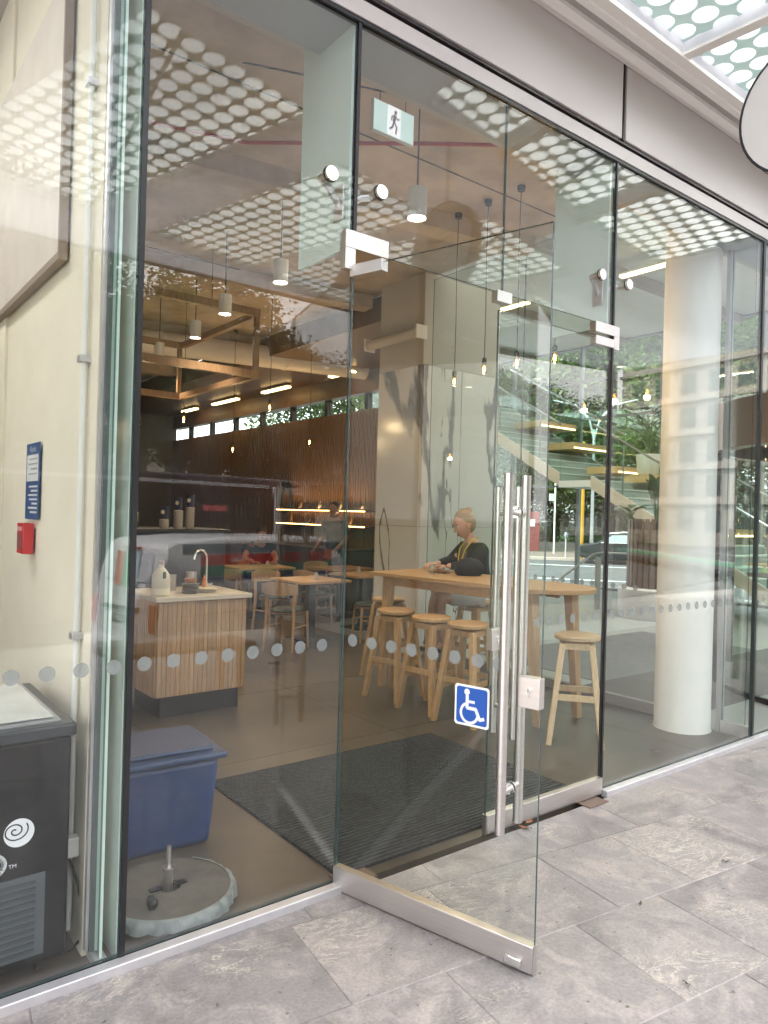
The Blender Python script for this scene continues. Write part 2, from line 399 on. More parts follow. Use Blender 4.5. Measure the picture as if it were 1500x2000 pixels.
for i, (x, y, a, s) in enumerate([(1.20,-.02,.4,.045),(1.12,-.06,1.9,.04),(1.62,-.85,2.4,.016),(.95,-.83,.3,.015),(.62,-1.22,1.2,.014)]):
    mb = MB(); n = 7
    up = [(s*(-1+2*k/(n-1)), s*.42*sin(pi*k/(n-1)), .004+.010*abs(k-3)/3) for k in range(n)]
    mb.add(up + [(q[0], -q[1], q[2]*.6) for q in up], [(k, k+1, n+k+1, n+k) for k in range(n-1)])
    mb.cyl((s*.9, 0, .006), (s*1.4, .004, .004), .0012, n=5)
    o = mb.build('fallen_leaf', M('dry_leaf%d' % i, ((.32,.12,.05),(.28,.11,.05),(.05,.04,.035),(.10,.075,.06),(.05,.045,.04))[i], .7, var=.2), None, (x, y, .002))
    o.rotation_euler = (0, 0, a)
    tag(o, ('curled orange leaf under the bottom end of the closed door', 'second orange dry leaf beside the closed door rail',
            'small black leaf on the paving right of the open door', 'dark brown leaf lying along a slab joint by the open door', 'tiny black leaf on the nearest slabs')[i], 'leaf', 'fallen leaves')

# ------------------------------------------------------------------ floors and shell
FLOORM = M('polished_concrete', (.082, .066, .051), .32, var=.55, vscale=1.3, rvar=.05, bump=.03, bscale=40)
flr = struct(MB().box(-4.2, 3.70, 0, 16.2, -.25, 0).build('floor', FLOORM))
FJ = M('floor_joint_dark', (.03, .026, .022), .8)
for k in range(8): MB().box(-4.2, 3.69, 1.62+k*1.5, 1.6235+k*1.5, .0002, .0008).build('floor_joint', FJ, flr)
for k in range(5): MB().box(-2.9+k*1.5, -2.8965+k*1.5, .01, 16, .0002, .0006).build('floor_joint', FJ, flr)
LOBF = M('lobby_stone', (.30, .31, .31), .3, var=.14, vscale=1.2)
lob = struct(MB().box(3.70, 12.45, -.0, 16.2, -.25, .0005).build('lobby_floor', LOBF))
MB().box(4.3, 7.6, 1.75, 3.4, .001, .006).build('floor_band', M('dark_stone', (.10, .10, .108), .45, var=.2), lob)
MB().box(3.72, 12.3, 3.6, 4.4, .001, .005).build('floor_band', M('pale_blue_stone', (.36, .38, .40), .4, var=.1), lob)
MB().box(3.9, 9.2, .6, 1.75, .001, .007).build('floor_band', M('charcoal_matting', (.075, .07, .07), .8, var=.25, vscale=14, stretch=(1, 12, 1)), lob)

bld = thing('shop_building', 'beige panelled building with a glass shopfront on the ground floor', 'building')
MB().box(-4.2, 3.75, .5, 16.2, 4.32, 4.6).build('ceiling', CONC, bld)
MB().box(-4.2, 5.6, .02, .5, 3.78, 4.6).build('bulkhead', M('bulkhead_paint', (.44, .40, .34), .6), bld)
MB().box(-4.2, 5.6, .03, .30, 3.66, 3.78).build('soffit_strip', M('grey_soffit', (.33, .34, .33), .6), bld)
for i, y in enumerate((2.6, 5.2, 8.2, 11.5)):
    MB().bar((-4.2, y+.9, 4.24), (3.7, y-.3, 4.24), .22, .16).build('ceiling_beam', CONC, bld)
for i in range(3):
    MB().box(-4.2, 3.7, 1.75+i*3.3, 1.756+i*3.3, 4.312, 4.3195).build('ceiling_joint', DARKW, bld)
MB().box(-4.2, 5.7, 16.0, 16.2, 0, 5.7).build('back_wall', GREYW, bld)
MB().box(-4.4, -4.2, 0.02, 16.2, 0, 5.7).build('side_wall', CREAM, bld)
LOBC = M('lobby_ceiling_panel', (.62, .62, .60), .6, var=.05)
MB().box(3.75, 12.6, .5, 16.2, 5.66, 6.0).build('lobby_ceiling', LOBC, bld)
MB().box(3.75, 12.6, .02, .5, 3.80, 6.0).build('lobby_bulkhead', LOBC, bld)
for k in range(5):
    MB().box(3.9, 12.4, 1.8+k*2.6, 1.95+k*2.6, 5.5, 5.658).build('lobby_ceiling_rib', M('rib_brown%d' % k, (.30, .26, .22), .6), bld)
# upper storeys seen through the canopy
UPW = M('upper_wall', (.62, .61, .59), .6, var=.04)
MB().box(-14, 18, .1, .6, 4.62, 9).build('upper_wall', UPW, bld)
for k in range(-6, 8):
    for j in range(1):
        f = MB().box(k*2.3+.2, k*2.3+2.0, .04, .10, 5.6+j*3.8, 8.0+j*3.8).build('window', M('upw', (.35, .42, .43), .1) if (k == -6 and j == 0) else bpy.data.materials['upw'], bld)

# ------------------------------------------------------------------ glass shopfront
fac = thing('shopfront', 'frameless glass shopfront with black joints under beige panels', 'shopfront')
GT = .010
def pane(x0, x1, z0, z1, parent=fac, y=0.0, name='glass_pane', mat=None):
    mb = MB(); mb.box(x0, x1, y - GT/2, y + GT/2, z0, z1)
    mb.m[0:6] = [1, 1, 0, 1, 0, 1]
    return mb.build(name, [mat or G_PANE, G_EDGE], parent, smooth=0)
ZT = 3.65
panes = [(-4.0, -.905), (-.885, -.008), (1.850, 3.655), (3.685, 4.72)]
for a, b in panes: pane(a, b, .035, ZT)
pane(.008, .912, 2.70, ZT); pane(.918, 1.832, 2.70, ZT)
pane(7.8, 9.6, .035, ZT); pane(9.63, 12.4, .035, ZT)
for x, z0, wd in ((-.895, 0, .019), (0, 2.72, .016), (1.841, 0, .014), (3.67, 0, .028), (9.615, 0, .02)):
    MB().box(x - wd/2, x + wd/2, -.012, .014, z0, ZT).build('mullion', BLACK, fac)
MB().box(.9125, .9175, -.004, .004, 2.70, ZT).build('joint', G_EDGE, fac)
# sill strip
for a, b in ((-4.0, .0), (1.84, 4.75)):
    MB().box(a, b, -.052, -.006, -.012, .033).build('sill', ALU, fac, bev=.004)
    MB().box(a, b, -.005, .014, 0, .0345).build('bottom_gasket', BLACK, fac)
# head: black strip, pale strip, black channel, panels
MB().box(-4, 12.4, -.016, .02, ZT, ZT+.018).build('head_gasket', BLACK, fac)
MB().box(-4, 12.4, -.022, .02, ZT+.018, ZT+.090).build('head_trim', PANEL, fac)
MB().box(-4, 12.4, -.010, .02, ZT+.090, ZT+.134).build('head_channel', BLACK, fac)
MB().box(-4, 12.4, -.030, -.011, ZT+.103, ZT+.113).build('channel_lip', M('channel_bronze', (.05, .04, .04), .3, .5), fac)
xs = [-4.0, -1.86, -.005, 1.868, 3.70, 5.54, 7.38, 9.2, 12.4]
for i in range(len(xs) - 1):
    MB().box(xs[i] + .02, xs[i+1] - .02, -.028, .018, ZT+.134, 4.85).build('spandrel_panel', PANEL, fac, bev=.003)
for x in xs[1:-1]:
    MB().box(x - .0195, x + .0195, -.012, .018, ZT+.134, 4.85).build('panel_channel', BLACK, fac)
    MB().box(x - .004, x + .004, -.024, -.0125, ZT+.134, 4.85).build('channel_lip', bpy.data.materials['channel_bronze'], fac)
# fins with bolted disc fittings
def fin(x, z0, z1, y0=.035, y1=.43):
    mb = MB(); mb.box(x - .007, x + .007, y0, y1, z0, z1); mb.m[0:6] = [1, 1, 1, 0, 1, 0]
    return mb.build('glass_fin', [G_FIN, G_EDGEL], fac, smooth=0)
f0 = fin(0, 2.71, 3.78); f1 = fin(1.841, 2.71, 3.78); f2 = fin(-.895, .0, 3.78, .035, .36)
fin(5.5, 0, 3.78)
def spider(x, z, parent):
    for s in (-1, 1):
        mb = MB(); mb.cyl((x + s*.13, -.024, z), (x + s*.13, -.008, z), .030, n=20); mb.build('fitting_disc', CHROME, parent)
        mb = MB(); mb.cyl((x + s*.13, -.0075, z), (x + s*.13, -.0052, z), .033, n=20); mb.build('fitting_washer', RUBBER, parent)
        mb = MB(); mb.cyl((x + s*.13, .006, z), (x + s*.13, .06, z), .019, n=14)
        mb.tube([(x + s*.13, .055, z), (x + s*.085, .075, z-.01), (x + s*.03, .09, z-.05), (x + s*.012, .1, z-.07)], [.016, .015, .014, .012], 10)
        mb.build('fitting_arm', STEEL, parent)
    for s in (-1, 1): MB().box(x + s*.0075, x + s*.018, .06, .13, z-.13, z+.02).build('fitting_plate', STEEL, parent, bev=.003)
spider(0, 2.97, fac); spider(1.841, 2.97, fac)
# transom gap above the doors, patch fittings
def patch(x0, x1, z0, z1, y0=-.022, y1=.022, n='patch_fitting'): return MB().box(x0, x1, y0, y1, z0, z1).build(n, STEELH, fac, bev=.002)
patch(-.052, .175, 2.690, 2.765); patch(-.052, .0, 2.60, 2.690)
patch(1.66, 1.885, 2.640, 2.70); patch(1.835, 1.885, 2.565, 2.640)
patch(.862, .968, 2.648, 2.705)
# manifestation dots
DOT = M('frosted_dot', (.30, .33, .33), .7); DOT.node_tree.nodes['Principled BSDF'].inputs['Alpha'].default_value = .50
dmesh = None
def dot(p, parent, rot=(pi/2, 0, 0)):
    global dmesh
    if dmesh is None:
        dmesh = MB().lathe([(0, 0), (.0255, 0), (.0255, .0006), (0, .0006)], 22).mesh('dot', DOT)
    o = bpy.data.objects.new('dot', dmesh); COL.objects.link(o); o.parent = parent; o.location = p; o.rotation_euler = rot
for a, b in panes:
    k = math.ceil((a + .03) / .1055)
    while k * .1055 < b - .03:
        if k*.1055 > -2.2: dot((k*.1055, -.0062, 1.035), fac)
        k += 1

# ------------------------------------------------------------------ doors
def make_door(name, label, loc, ang, mirror=False, W=.906):
    """leaf along local +x from the pivot, street side = local -y"""
    d = thing(name, label, 'door', loc, ang); sg = -1 if mirror else 1
    X = lambda a: sg * a
    def bx(a, b, *r): return MB().box(min(X(a), X(b)), max(X(a), X(b)), *r)
    mb = bx(.004, W, -.006, .006, .095, 2.612); mb.m[0:6] = [1, 1, 0, 1, 0, 1]
    mb.build('pane', [G_DOOR, G_EDGE], d, smooth=0)
    bx(.0, W, -.019, .019, .008, .102).build('bottom_rail', STEELH, d, bev=.002)
    bx(W, W+.0035, -.012, .012, .0, .102).build('rail_end_cap', STEEL, d)
    bx(.002, .172, -.021, .021, 2.572, 2.6215).build('top_patch', STEELH, d, bev=.002)
    hx = W - .111
    for s in (-1, 1):
        h = MB().cyl((X(hx), s*.068, .478), (X(hx), s*.068, 1.735), .0175, n=20).build('handle', STEEL, d)
        for z in (.62, 1.60):
            MB().cyl((X(hx), s*.0062, z), (X(hx), s*.051, z), .0125, n=14).build('standoff', STEEL, h)
            MB().cyl((X(hx), s*.0062, z), (X(hx), s*.012, z), .02, n=16).build('standoff_collar', CHROME, h)
    lk = bx(W-.080, W+.0025, -.020, .020, .918, 1.026).build('lock', STEEL, d, bev=.002)
    mb = MB(); cx = X(W-.038)
    for s in (-1, 1):
        mb.cyl((cx, s*.0202, .983), (cx, s*.027, .983), .0085, n=14); mb.box(cx-.005, cx+.005, min(s*.0202, s*.026), max(s*.0202, s*.026), .958, .981)
    mb.build('key_cylinder', CHROME, lk)
    mb = MB()
    for s in (-1, 1): mb.box(cx-.0012, cx+.0012, min(s*.027, s*.0275), max(s*.027, s*.0275), .977, .989)
    mb.build('keyhole', BLACK, lk)
    return d
DANG = -radians(75)
door = make_door('glass_door', 'glass door leaf standing open outwards with blue wheelchair sign', (0, 0, 0), DANG)
cdoor = make_door('glass_door', 'closed glass door leaf beside the open one', (1.838, 0, 0), 0, True, .945)
k = 0
for s in (.063, .163, .262, .361, .460, .558, .656, .742):
    dot((s, -.0075, 1.053), door)
for s in (.1, .2, .3, .4, .5, .6, .7): dot((-s, -.0075, 1.035), cdoor)
MB().box(.80, .868, -.0305, -.0195, .018, .050).build('rail_lock', CHROME, door, bev=.004)
# blue wheelchair sign on the open leaf
BLUE = M('sign_blue', (.012, .085, .40), .35); SIGNW = M('sign_white', (.82, .84, .86), .4)
sgn = MB().prism([(.563+.145*a, .808+.150*b) for a, b in [(.05,0),(.95,0),(1,.05),(1,.95),(.95,1),(.05,1),(0,.95),(0,.05)]], 0, .0008)
sgn.xf(Matrix(((1,0,0,0),(0,0,-1,-.0064),(0,1,0,0),(0,0,0,1))))
so_ = sgn.build('accessible_sign', SIGNW, door, smooth=0)
def flat(mb, y): return mb.xf(Matrix(((1,0,0,0),(0,0,-1,y),(0,1,0,0),(0,0,0,1))))
u = lambda a, b: (.563 + .145*a, .808 + .150*b)
flat(MB().prism([u(a, b) for a, b in [(.10,.055),(.90,.055),(.945,.10),(.945,.90),(.90,.945),(.10,.945),(.055,.90),(.055,.10)]], 0, .0006), -.0074).build('sign_field', BLUE, so_, smooth=0)
def ribbon(mb, pts, wd, z0, z1):
    for i in range(len(pts)-1):
        a, b = Vector(pts[i]), Vector(pts[i+1]); d = (b-a).normalized(); n = Vector((-d.y, d.x))*wd/2; e = d*wd*.15
        mb.prism([tuple(a-n-e), tuple(b-n+e), tuple(b+n+e), tuple(a+n-e)], z0, z1)
    return mb
sy = MB(); c0 = u(.36, .83)
sy.prism([(c0[0]+.0115*cos(t*pi/8), c0[1]+.0115*sin(t*pi/8)) for t in range(16)], 0, .0004)
ribbon(sy, [u(.37,.74), u(.37,.44), u(.62,.44), u(.74,.20), u(.86,.24)], .0125, 0, .0005)
ribbon(sy, [u(.37,.60), u(.58,.60)], .010, 0, .0006)
wc = u(.44, .32)
ribbon(sy, [(wc[0]+.036*cos(radians(t)), wc[1]+.036*sin(radians(t))) for t in range(120, 351, 15)], .0105, 0, .0003)
flat(sy, -.0081).build('wheelchair_symbol', SIGNW, so_, smooth=0)
# floor pivots
for i, x in enumerate((.12, 1.70)):
    tag(MB().box(x-.085, x+.085, .02, .14, 0, .003).build('floor_plate', M('pivot_brown%d' % i, (.16, .10, .07), .5), None, (0, -.04 if i == 0 else -.12, .002)),
        ('brown metal pivot plate in the floor behind the open door', 'thin pivot plate under the closed door')[i], 'floor plate')

# ------------------------------------------------------------------ canopy
CZ = 4.15
def frit_mat():
    m, t, b = newmat('fritted_glass'); o = t.nodes['Material Output']
    tc = t.nodes.new('ShaderNodeTexCoord'); mp = t.nodes.new('ShaderNodeMapping'); mp.inputs['Rotation'].default_value = (0, 0, radians(14.5))
    t.links.new(tc.outputs['Object'], mp.inputs['Vector'])
    P = .168
    def lattice(off, P=.150):
        a = t.nodes.new('ShaderNodeVectorMath'); a.operation = 'MULTIPLY_ADD'
        a.inputs[1].default_value = (1/P, 1/P, 0); a.inputs[2].default_value = (off, off, 0); t.links.new(mp.outputs[0], a.inputs[0])
        f = t.nodes.new('ShaderNodeVectorMath'); f.operation = 'FRACTION'; t.links.new(a.outputs[0], f.inputs[0])
        s = t.nodes.new('ShaderNodeVectorMath'); s.operation = 'MULTIPLY_ADD'; s.inputs[1].default_value = (P, P, 0); s.inputs[2].default_value = (-P/2, -P/2, 0)
        t.links.new(f.outputs[0], s.inputs[0])
        l = t.nodes.new('ShaderNodeVectorMath'); l.operation = 'LENGTH'; t.links.new(s.outputs[0], l.inputs[0]); return l.outputs['Value']
    L0 = lattice(0)
    lt = t.nodes.new('ShaderNodeMapRange'); lt.inputs['From Min'].default_value = .0635; lt.inputs['From Max'].default_value = .0665; t.links.new(L0, lt.inputs['Value'])
    tr = t.nodes.new('ShaderNodeBsdfTransparent'); tr.inputs['Color'].default_value = (.93, .96, .95, 1)
    tl = t.nodes.new('ShaderNodeBsdfTranslucent'); tl.inputs['Color'].default_value = (.56, .65, .62, 1)
    df = t.nodes.new('ShaderNodeBsdfDiffuse'); df.inputs['Color'].default_value = (.52, .61, .58, 1)
    fm = t.nodes.new('ShaderNodeMixShader'); fm.inputs[0].default_value = .5; t.links.new(tl.outputs[0], fm.inputs[1]); t.links.new(df.outputs[0], fm.inputs[2])
    mx = t.nodes.new('ShaderNodeMixShader'); t.links.new(lt.outputs[0], mx.inputs[0]); t.links.new(tr.outputs[0], mx.inputs[1]); t.links.new(fm.outputs[0], mx.inputs[2])
    gl = t.nodes.new('ShaderNodeBsdfGlossy'); gl.inputs['Roughness'].default_value = 0.02
    m2 = t.nodes.new('ShaderNodeMixShader'); m2.inputs[0].default_value = .05; t.links.new(mx.outputs[0], m2.inputs[1]); t.links.new(gl.outputs[0], m2.inputs[2])
    t.links.new(m2.outputs[0], o.inputs['Surface']); t.nodes.remove(b); return m
FRIT = frit_mat()
SOFFIT = bpy.data.materials.new('opal_soffit'); SOFFIT.use_nodes = True; _t = SOFFIT.node_tree; _t.nodes.remove(_t.nodes['Principled BSDF'])
_d = _t.nodes.new('ShaderNodeBsdfDiffuse'); _d.inputs['Color'].default_value = (.78, .75, .73, 1)
_l = _t.nodes.new('ShaderNodeBsdfTranslucent'); _l.inputs['Color'].default_value = (.78, .80, .84, 1)
_m = _t.nodes.new('ShaderNodeMixShader'); _m.inputs[0].default_value = .7; _t.links.new(_d.outputs[0], _m.inputs[1]); _t.links.new(_l.outputs[0], _m.inputs[2]); _t.links.new(_m.outputs[0], _t.nodes['Material Output'].inputs['Surface'])
can = thing('glass_canopy', 'white framed entrance canopy glazed with dotted glass overhead', 'canopy', (0, 0, CZ))
ce1 = Vector((.968, -.25)); ce2 = Vector((-.25, -.968)); cA = Vector((-.475, -1.21))
def bay(s0, s1, t0, t1): return [tuple(cA + ce1*s + ce2*t) for s, t in ((s0, t0), (s1, t0), (s1, t1), (s0, t1))]
holes = [bay(0, 1.30, 0, 2.75), bay(1.84, 3.15, .25, 2.75), bay(3.30, 5.05, -.15, 2.75), bay(5.6, 6.9, .45, 2.75), bay(-1.95, -.6, -.1, 2.5),
         [(1.15, -.355), (1.915, -.355), (1.965, -1.08), (1.15, -.90)], [(1.985, -.355), (3.30, -.355), (3.30, -1.40), (2.035, -1.10)], [(3.37, -.355), (5.0, -.355), (5.0, -1.65), (3.37, -1.44)]]
bm = bmesh.new()
def loop(pts):
    vs = [bm.verts.new((p[0], p[1], 0)) for p in pts]
    return [bm.edges.new((vs[i], vs[(i+1) % len(vs)])) for i in range(len(vs))]
eds = loop([(-9, -.30), (9, -.30), (9, -5.0), (-9, -5.0)])
for h in holes: eds += loop(h)
bmesh.ops.triangle_fill(bm, use_beauty=True, use_dissolve=False, edges=eds)
ex = bmesh.ops.extrude_face_region(bm, geom=list(bm.faces))
bmesh.ops.translate(bm, vec=(0, 0, .10), verts=[v for v in ex['geom'] if isinstance(v, bmesh.types.BMVert)])
bmesh.ops.recalc_face_normals(bm, faces=bm.faces)
me = bpy.data.meshes.new('frame'); bm.to_mesh(me); bm.free(); me.materials.append(SOFFIT)
cf = bpy.data.objects.new('frame', me); COL.objects.link(cf); cf.parent = can
for h in holes:
    MB().prism(list(reversed(h)) if (Vector(h[1])-Vector(h[0])).cross(Vector(h[2])-Vector(h[1])) < 0 else h, .055, .0555).build('dotted_glass', FRIT, can, smooth=0)
for a_, b_, c_, d_ in ((1.95, -.355, 1.985, -1.10), (3.335, -.355, 3.335, -1.46)):
    MB().bar((a_, b_+.03, -.006), (c_+.02, d_, -.006), .066, .012).build('glazing_bar', WHITEP, can)
# inner gutter beam in steps
MB().box(-9, 9, -.298, -.262, -.04, .16).build('gutter_beam', WHITEP, can)
MB().box(-9, 9, -.2615, -.205, -.012, .16).build('gutter_groove', M('groove_grey', (.40, .37, .35), .6), can)
MB().box(-9, 9, -.2045, -.150, -.035, .16).build('gutter_lip', WHITEP, can)
MB().box(-9, 9, -.149, -.032, .06, .14).build('gutter_top', WHITEP, can)
MB().box(-9, 9, -.3545, -.2985, -.025, -.001).build('edge_trim', WHITEP, can)
for x in (-8.6, 8.6):
    MB().cyl((x, -4.7, -CZ), (x, -4.7, 0), .09, n=18).build('post', WHITEP, can)
for x in (.2, 4.2):
    MB().cyl((x, -4.85, .1), (x, -.05, 1.5), .02, n=8).build('tie_rod', STEEL, can)

# round hanging sign
sg = thing('round_sign', 'round white hanging sign with a coffee cup outline and dark rim', 'sign', (1.585, -1.165, 3.40))
RR = .30
mb = MB().lathe([(0, -.045), (RR, -.045), (RR, .045), (0, .045)], 48); mb.xf(Matrix.Rotation(pi/2, 4, 'Y')); mb.build('disc', M('sign_face', (.60, .58, .56), .5), sg)
for s in (-1, 1):
    mb = MB().lathe([(RR-.008, s*.0455), (RR+.004, s*.0455), (RR+.004, s*.040), (RR+.0005, s*.040)], 48, cap=False); mb.xf(Matrix.Rotation(pi/2, 4, 'Y')); mb.build('rim', BLACKP, sg)
SGB = M('sign_brown', (.12, .08, .06), .5)
for s in (-1, 1):
    e = MB()
    R_ = Matrix(((0,0,s,s*.0462),(s*1,0,0,0),(0,1,0,0),(0,0,0,1))) if s > 0 else Matrix(((0,0,-1,-.0462),(-1,0,0,0),(0,1,0,0),(0,0,0,1)))
    arc = [(.085*cos(t*pi/12), .07+.028*sin(t*pi/12)) for t in range(25)]
    ribbon(e, [(x-.03, y) for x, y in arc], .012, 0, .002)
    e.prism([(x*.86-.03, .07+(y-.07)*.6-.006) for x, y in arc[12:24]], 0, .001)
    ribbon(e, [(-.115, .07), (-.11, -.05), (-.085, -.085), (-.03, -.095), (.025, -.085), (.05, -.05), (.055, .07)], .012, 0, .002)
    for yy in (.07, -.03): e.prism([(.105+.024*cos(t*pi/8), yy+.034*sin(t*pi/8)) for t in range(16)], 0, .002)
    e.xf(R_); e.build('cup_emblem', SGB, sg, smooth=0)
    text('lettering', 'COFFEE', .075, SGB, sg, R_ @ Matrix.Translation((0, -.17, .001)))
MB().cyl((0, 0, RR-.002), (0, 0, .78), .014, n=10).build('hanger', STEEL, sg)
# ------------------------------------------------------------------ left side wall, partition
lw_ = tag(MB().box(-.99, -.93, .125, 4.2, 0, 4.32).build('side_wall', CREAM, None), 'cream side wall running inside behind the freezer', 'wall')
MB().box(-1.004, -.9905, 1.7, 4.2, 0, 4.3).build('wall_panel', CREAM, lw_)
sgp = thing('glass_screen', 'narrow glass screen with steel frame beside the black corner joint', 'screen', (-.955, 0, 0))
mb = MB().box(-.005, .005, .03, .082, .03, 3.7); mb.m[0:6] = [1,1,1,0,1,0]; mb.build('pane', [G_IN, G_EDGEL], sgp, smooth=0)
MB().box(-.02, .02, .016, .12, 0, .03).build('bottom_channel', ALU, sgp)
MB().box(-.032, .02, .098, .122, 0.03, 3.9).build('frame', ALU, sgp)
MB().box(-.022, .012, .083, .097, .03, 3.9).build('frame', M('frame_dark', (.10, .12, .12), .4), sgp)
pipe = thing('wall_pipe', 'thin pale vertical pipe clipped to the cream wall', 'pipe', (-1.008, .235, 0))
MB().cyl((0, 0, .05), (0, 0, 4.3), .011, n=12).build('tube', M('pipe_white', (.78, .79, .76), .4), pipe)
for z in (1.1, 2.1, 3.1): MB().box(-.02, .026, -.022, .022, z, z+.025).build('clip', ALU, pipe, bev=.002)
wp = thing('wall_board', 'large pale wall board with brown edging high on the cream wall', 'board', (-1.0, .55, 2.55))
MB().box(-.03, -.002, 0, 2.4, .03, 1.15).build('board', M('board_pink', (.68, .62, .57), .6, var=.06), wp)
EDG = M('edging_taupe', (.30, .23, .19), .6)
MB().box(-.034, -.001, 0, 2.4, 0, .03).build('edging', EDG, wp); MB().box(-.034, -.001, -.016, 0, 0, 1.15).build('edging', EDG, wp)
# poster + alarm on the wall, face -x
po = thing('poster', 'blue and white notice poster on the cream wall above the red alarm', 'poster', (-1.0, 1.01, 1.685))
def onwall(mb): return mb   # coords: y along wall, z up, x = -d proud
MB().box(-.0025, -.0005, -.125, .125, -.17, .17).build('sheet', M('poster_blue', (.04, .10, .27), .4), po)
MB().box(-.0035, -.0027, -.105, .105, -.0, .118).build('white_panel', M('poster_white', (.72, .74, .76), .5), po)
PW = M('poster_text', (.7, .72, .76), .5); PG = M('poster_grey', (.32, .36, .42), .5)
text('heading', 'Kia ora', .035, PW, po, Matrix(((0,0,-1,-.0030),(-1,0,0,0),(0,1,0,.143),(0,0,0,1))))
mb = MB()
for i in range(7):
    w_ = (.16, .12, .17, .15, .1, .165, .13)[i]; mb.box(-.0033, -.0027, -.1, -.1+w_, -.028-i*.019, -.020-i*.019)
stuff(mb.build('print_lines', PW, po))
mb = MB()
for i in range(4): mb.box(-.0043, -.0036, -.09, -.09+(.15, .17, .12, .16)[i], .095-i*.022, .102-i*.022)
stuff(mb.build('print_lines', PG, po))
al = thing('fire_alarm', 'red fire alarm call point below the poster', 'alarm', (-1.0, 1.02, 1.43))
RED = M('alarm_red', (.55, .025, .03), .4)
MB().box(-.045, -.0005, -.06, .06, -.068, .068).build('box', RED, al, bev=.004)
MB().box(-.047, -.0455, -.04, .04, -.048, .02).build('glass_panel', M('alarm_glass', (.35, .12, .12), .2), al)
MB().box(-.047, -.0455, -.045, .045, .032, .052).build('nameplate', M('alarm_plate', (.7, .35, .33), .4), al)

# ------------------------------------------------------------------ freezer
fz = thing('chest_freezer', 'black chest freezer with white sliding lid and white swirl emblem', 'freezer', (-1.055, .075, 0))
NAVY = M('freezer_black', (.004, .005, .007), .35, spec=.2)
MB().box(-1.0, 0, 0, .66, .055, .80).build('body', NAVY, fz, bev=.012)
MB().box(-1.012, .012, -.012, .672, .8005, .845).build('rim', M('freezer_rim', (.025, .032, .040), .3), fz, bev=.008)
MB().box(-.97, -.03, .03, .64, .8455, .852).build('lid_frame', M('lid_grey', (.34, .35, .36), .3), fz)
for a, b, z in ((-.95, -.5, .853), (-.52, -.05, .857)):
    MB().box(a, b, .055, .615, z, z+.003).build('sliding_lid', M('lid_white', (.62, .64, .63), .16, var=.12, vscale=5), fz)
gr = MB().box(-.62, -.075, -.006, -.0005, .09, .36).build('vent_panel', M('vent_grey', (.075, .09, .105), .45), fz)
for i in range(11):
    MB().box(-.59, -.105, -.0125, -.0065, .106+i*.0225, .116+i*.0225).build('louvre', M('louvre_grey', (.045, .055, .065), .4) if i == 0 else bpy.data.materials['louvre_grey'], gr)
for x in (-.93, -.07):
    for y in (.07, .59): MB().cyl((x-.015, y, .028), (x+.015, y, .028), .028, n=14).build('castor', RUBBER, fz)
# emblem: white ball with dark spiral, letter curve
LOGO = M('logo_white', (.80, .83, .88), .4)
def fr(mb, y): return mb.xf(Matrix(((1,0,0,0),(0,0,-1,y),(0,1,0,0),(0,0,0,1))))
ex0, ez0 = -.158, .508
em = fr(MB().prism([(ex0+.046*cos(t*pi/16), ez0+.046*sin(t*pi/16)) for t in range(32)], 0, .0008), -.0012).build('emblem', LOGO, fz, smooth=0)
sp = MB()
pts = []
for t in range(0, 46):
    a = t*.27; rr = .004 + .0030*a; pts.append((ex0-.012+rr*cos(a+1.0), ez0+.008+rr*.86*sin(a+1.0)))
pts = [q for q in pts if (q[0]-ex0)**2 + (q[1]-ez0)**2 < .0455**2]
ribbon(sp, pts, .0042, 0, .0006); fr(sp, -.0022).build('spiral', NAVY, em, smooth=0)
lt_ = MB()
ribbon(lt_, [(-.255+.055*cos(radians(t)), .415+.038*sin(radians(t))) for t in range(-150, 200, 14)], .017, 0, .0008); fr(lt_, -.0013).build('letter', LOGO, fz, smooth=0)
text('trademark', 'TM', .018, LOGO, fz, Matrix(((1,0,0,-.175),(0,0,-1,-.0015),(0,1,0,.402),(0,0,0,1))))
cb = thing('power_cable', 'black power cable hanging from a white socket beside the freezer', 'cable', (-1.02, .20, 0))
MB().tube([(-.002, .0, .33), (.03, -.02, .22), (.045, -.03, .12), (.035, -.04, .04), (.0, -.03, .012), (-.03, -.0, .012)], .0055, 8).build('cord', RUBBER, cb)
MB().box(-.02, .028, -.02, .02, .33, .40).build('socket', WHITEPL, cb, bev=.004)

# ------------------------------------------------------------------ blue storage tub
tb = thing('storage_tub', 'dark blue plastic storage tub with lid just inside the window', 'tub', (-.535, .90, 0), radians(-4))
TUB = M('tub_blue', (.008, .042, .15), .40, var=.12, vscale=5, bump=.05, bscale=30)
mb = MB().taper((0, 0), .60, .39, 0, .66, .44, .41); mb.build('body', TUB, tb, bev=.03)
mb = MB().box(-.355, .355, -.245, .245, .4105, .440); mb.box(-.305, .305, -.195, .195, .4405, .462)
mb.build('lid', M('tub_lid', (.012, .045, .13), .42), tb, bev=.012)
for s in (-1, 1): MB().box(s*.335-.02, s*.335+.02, -.07, .07, .36, .4095).build('handle', TUB, tb, bev=.008)

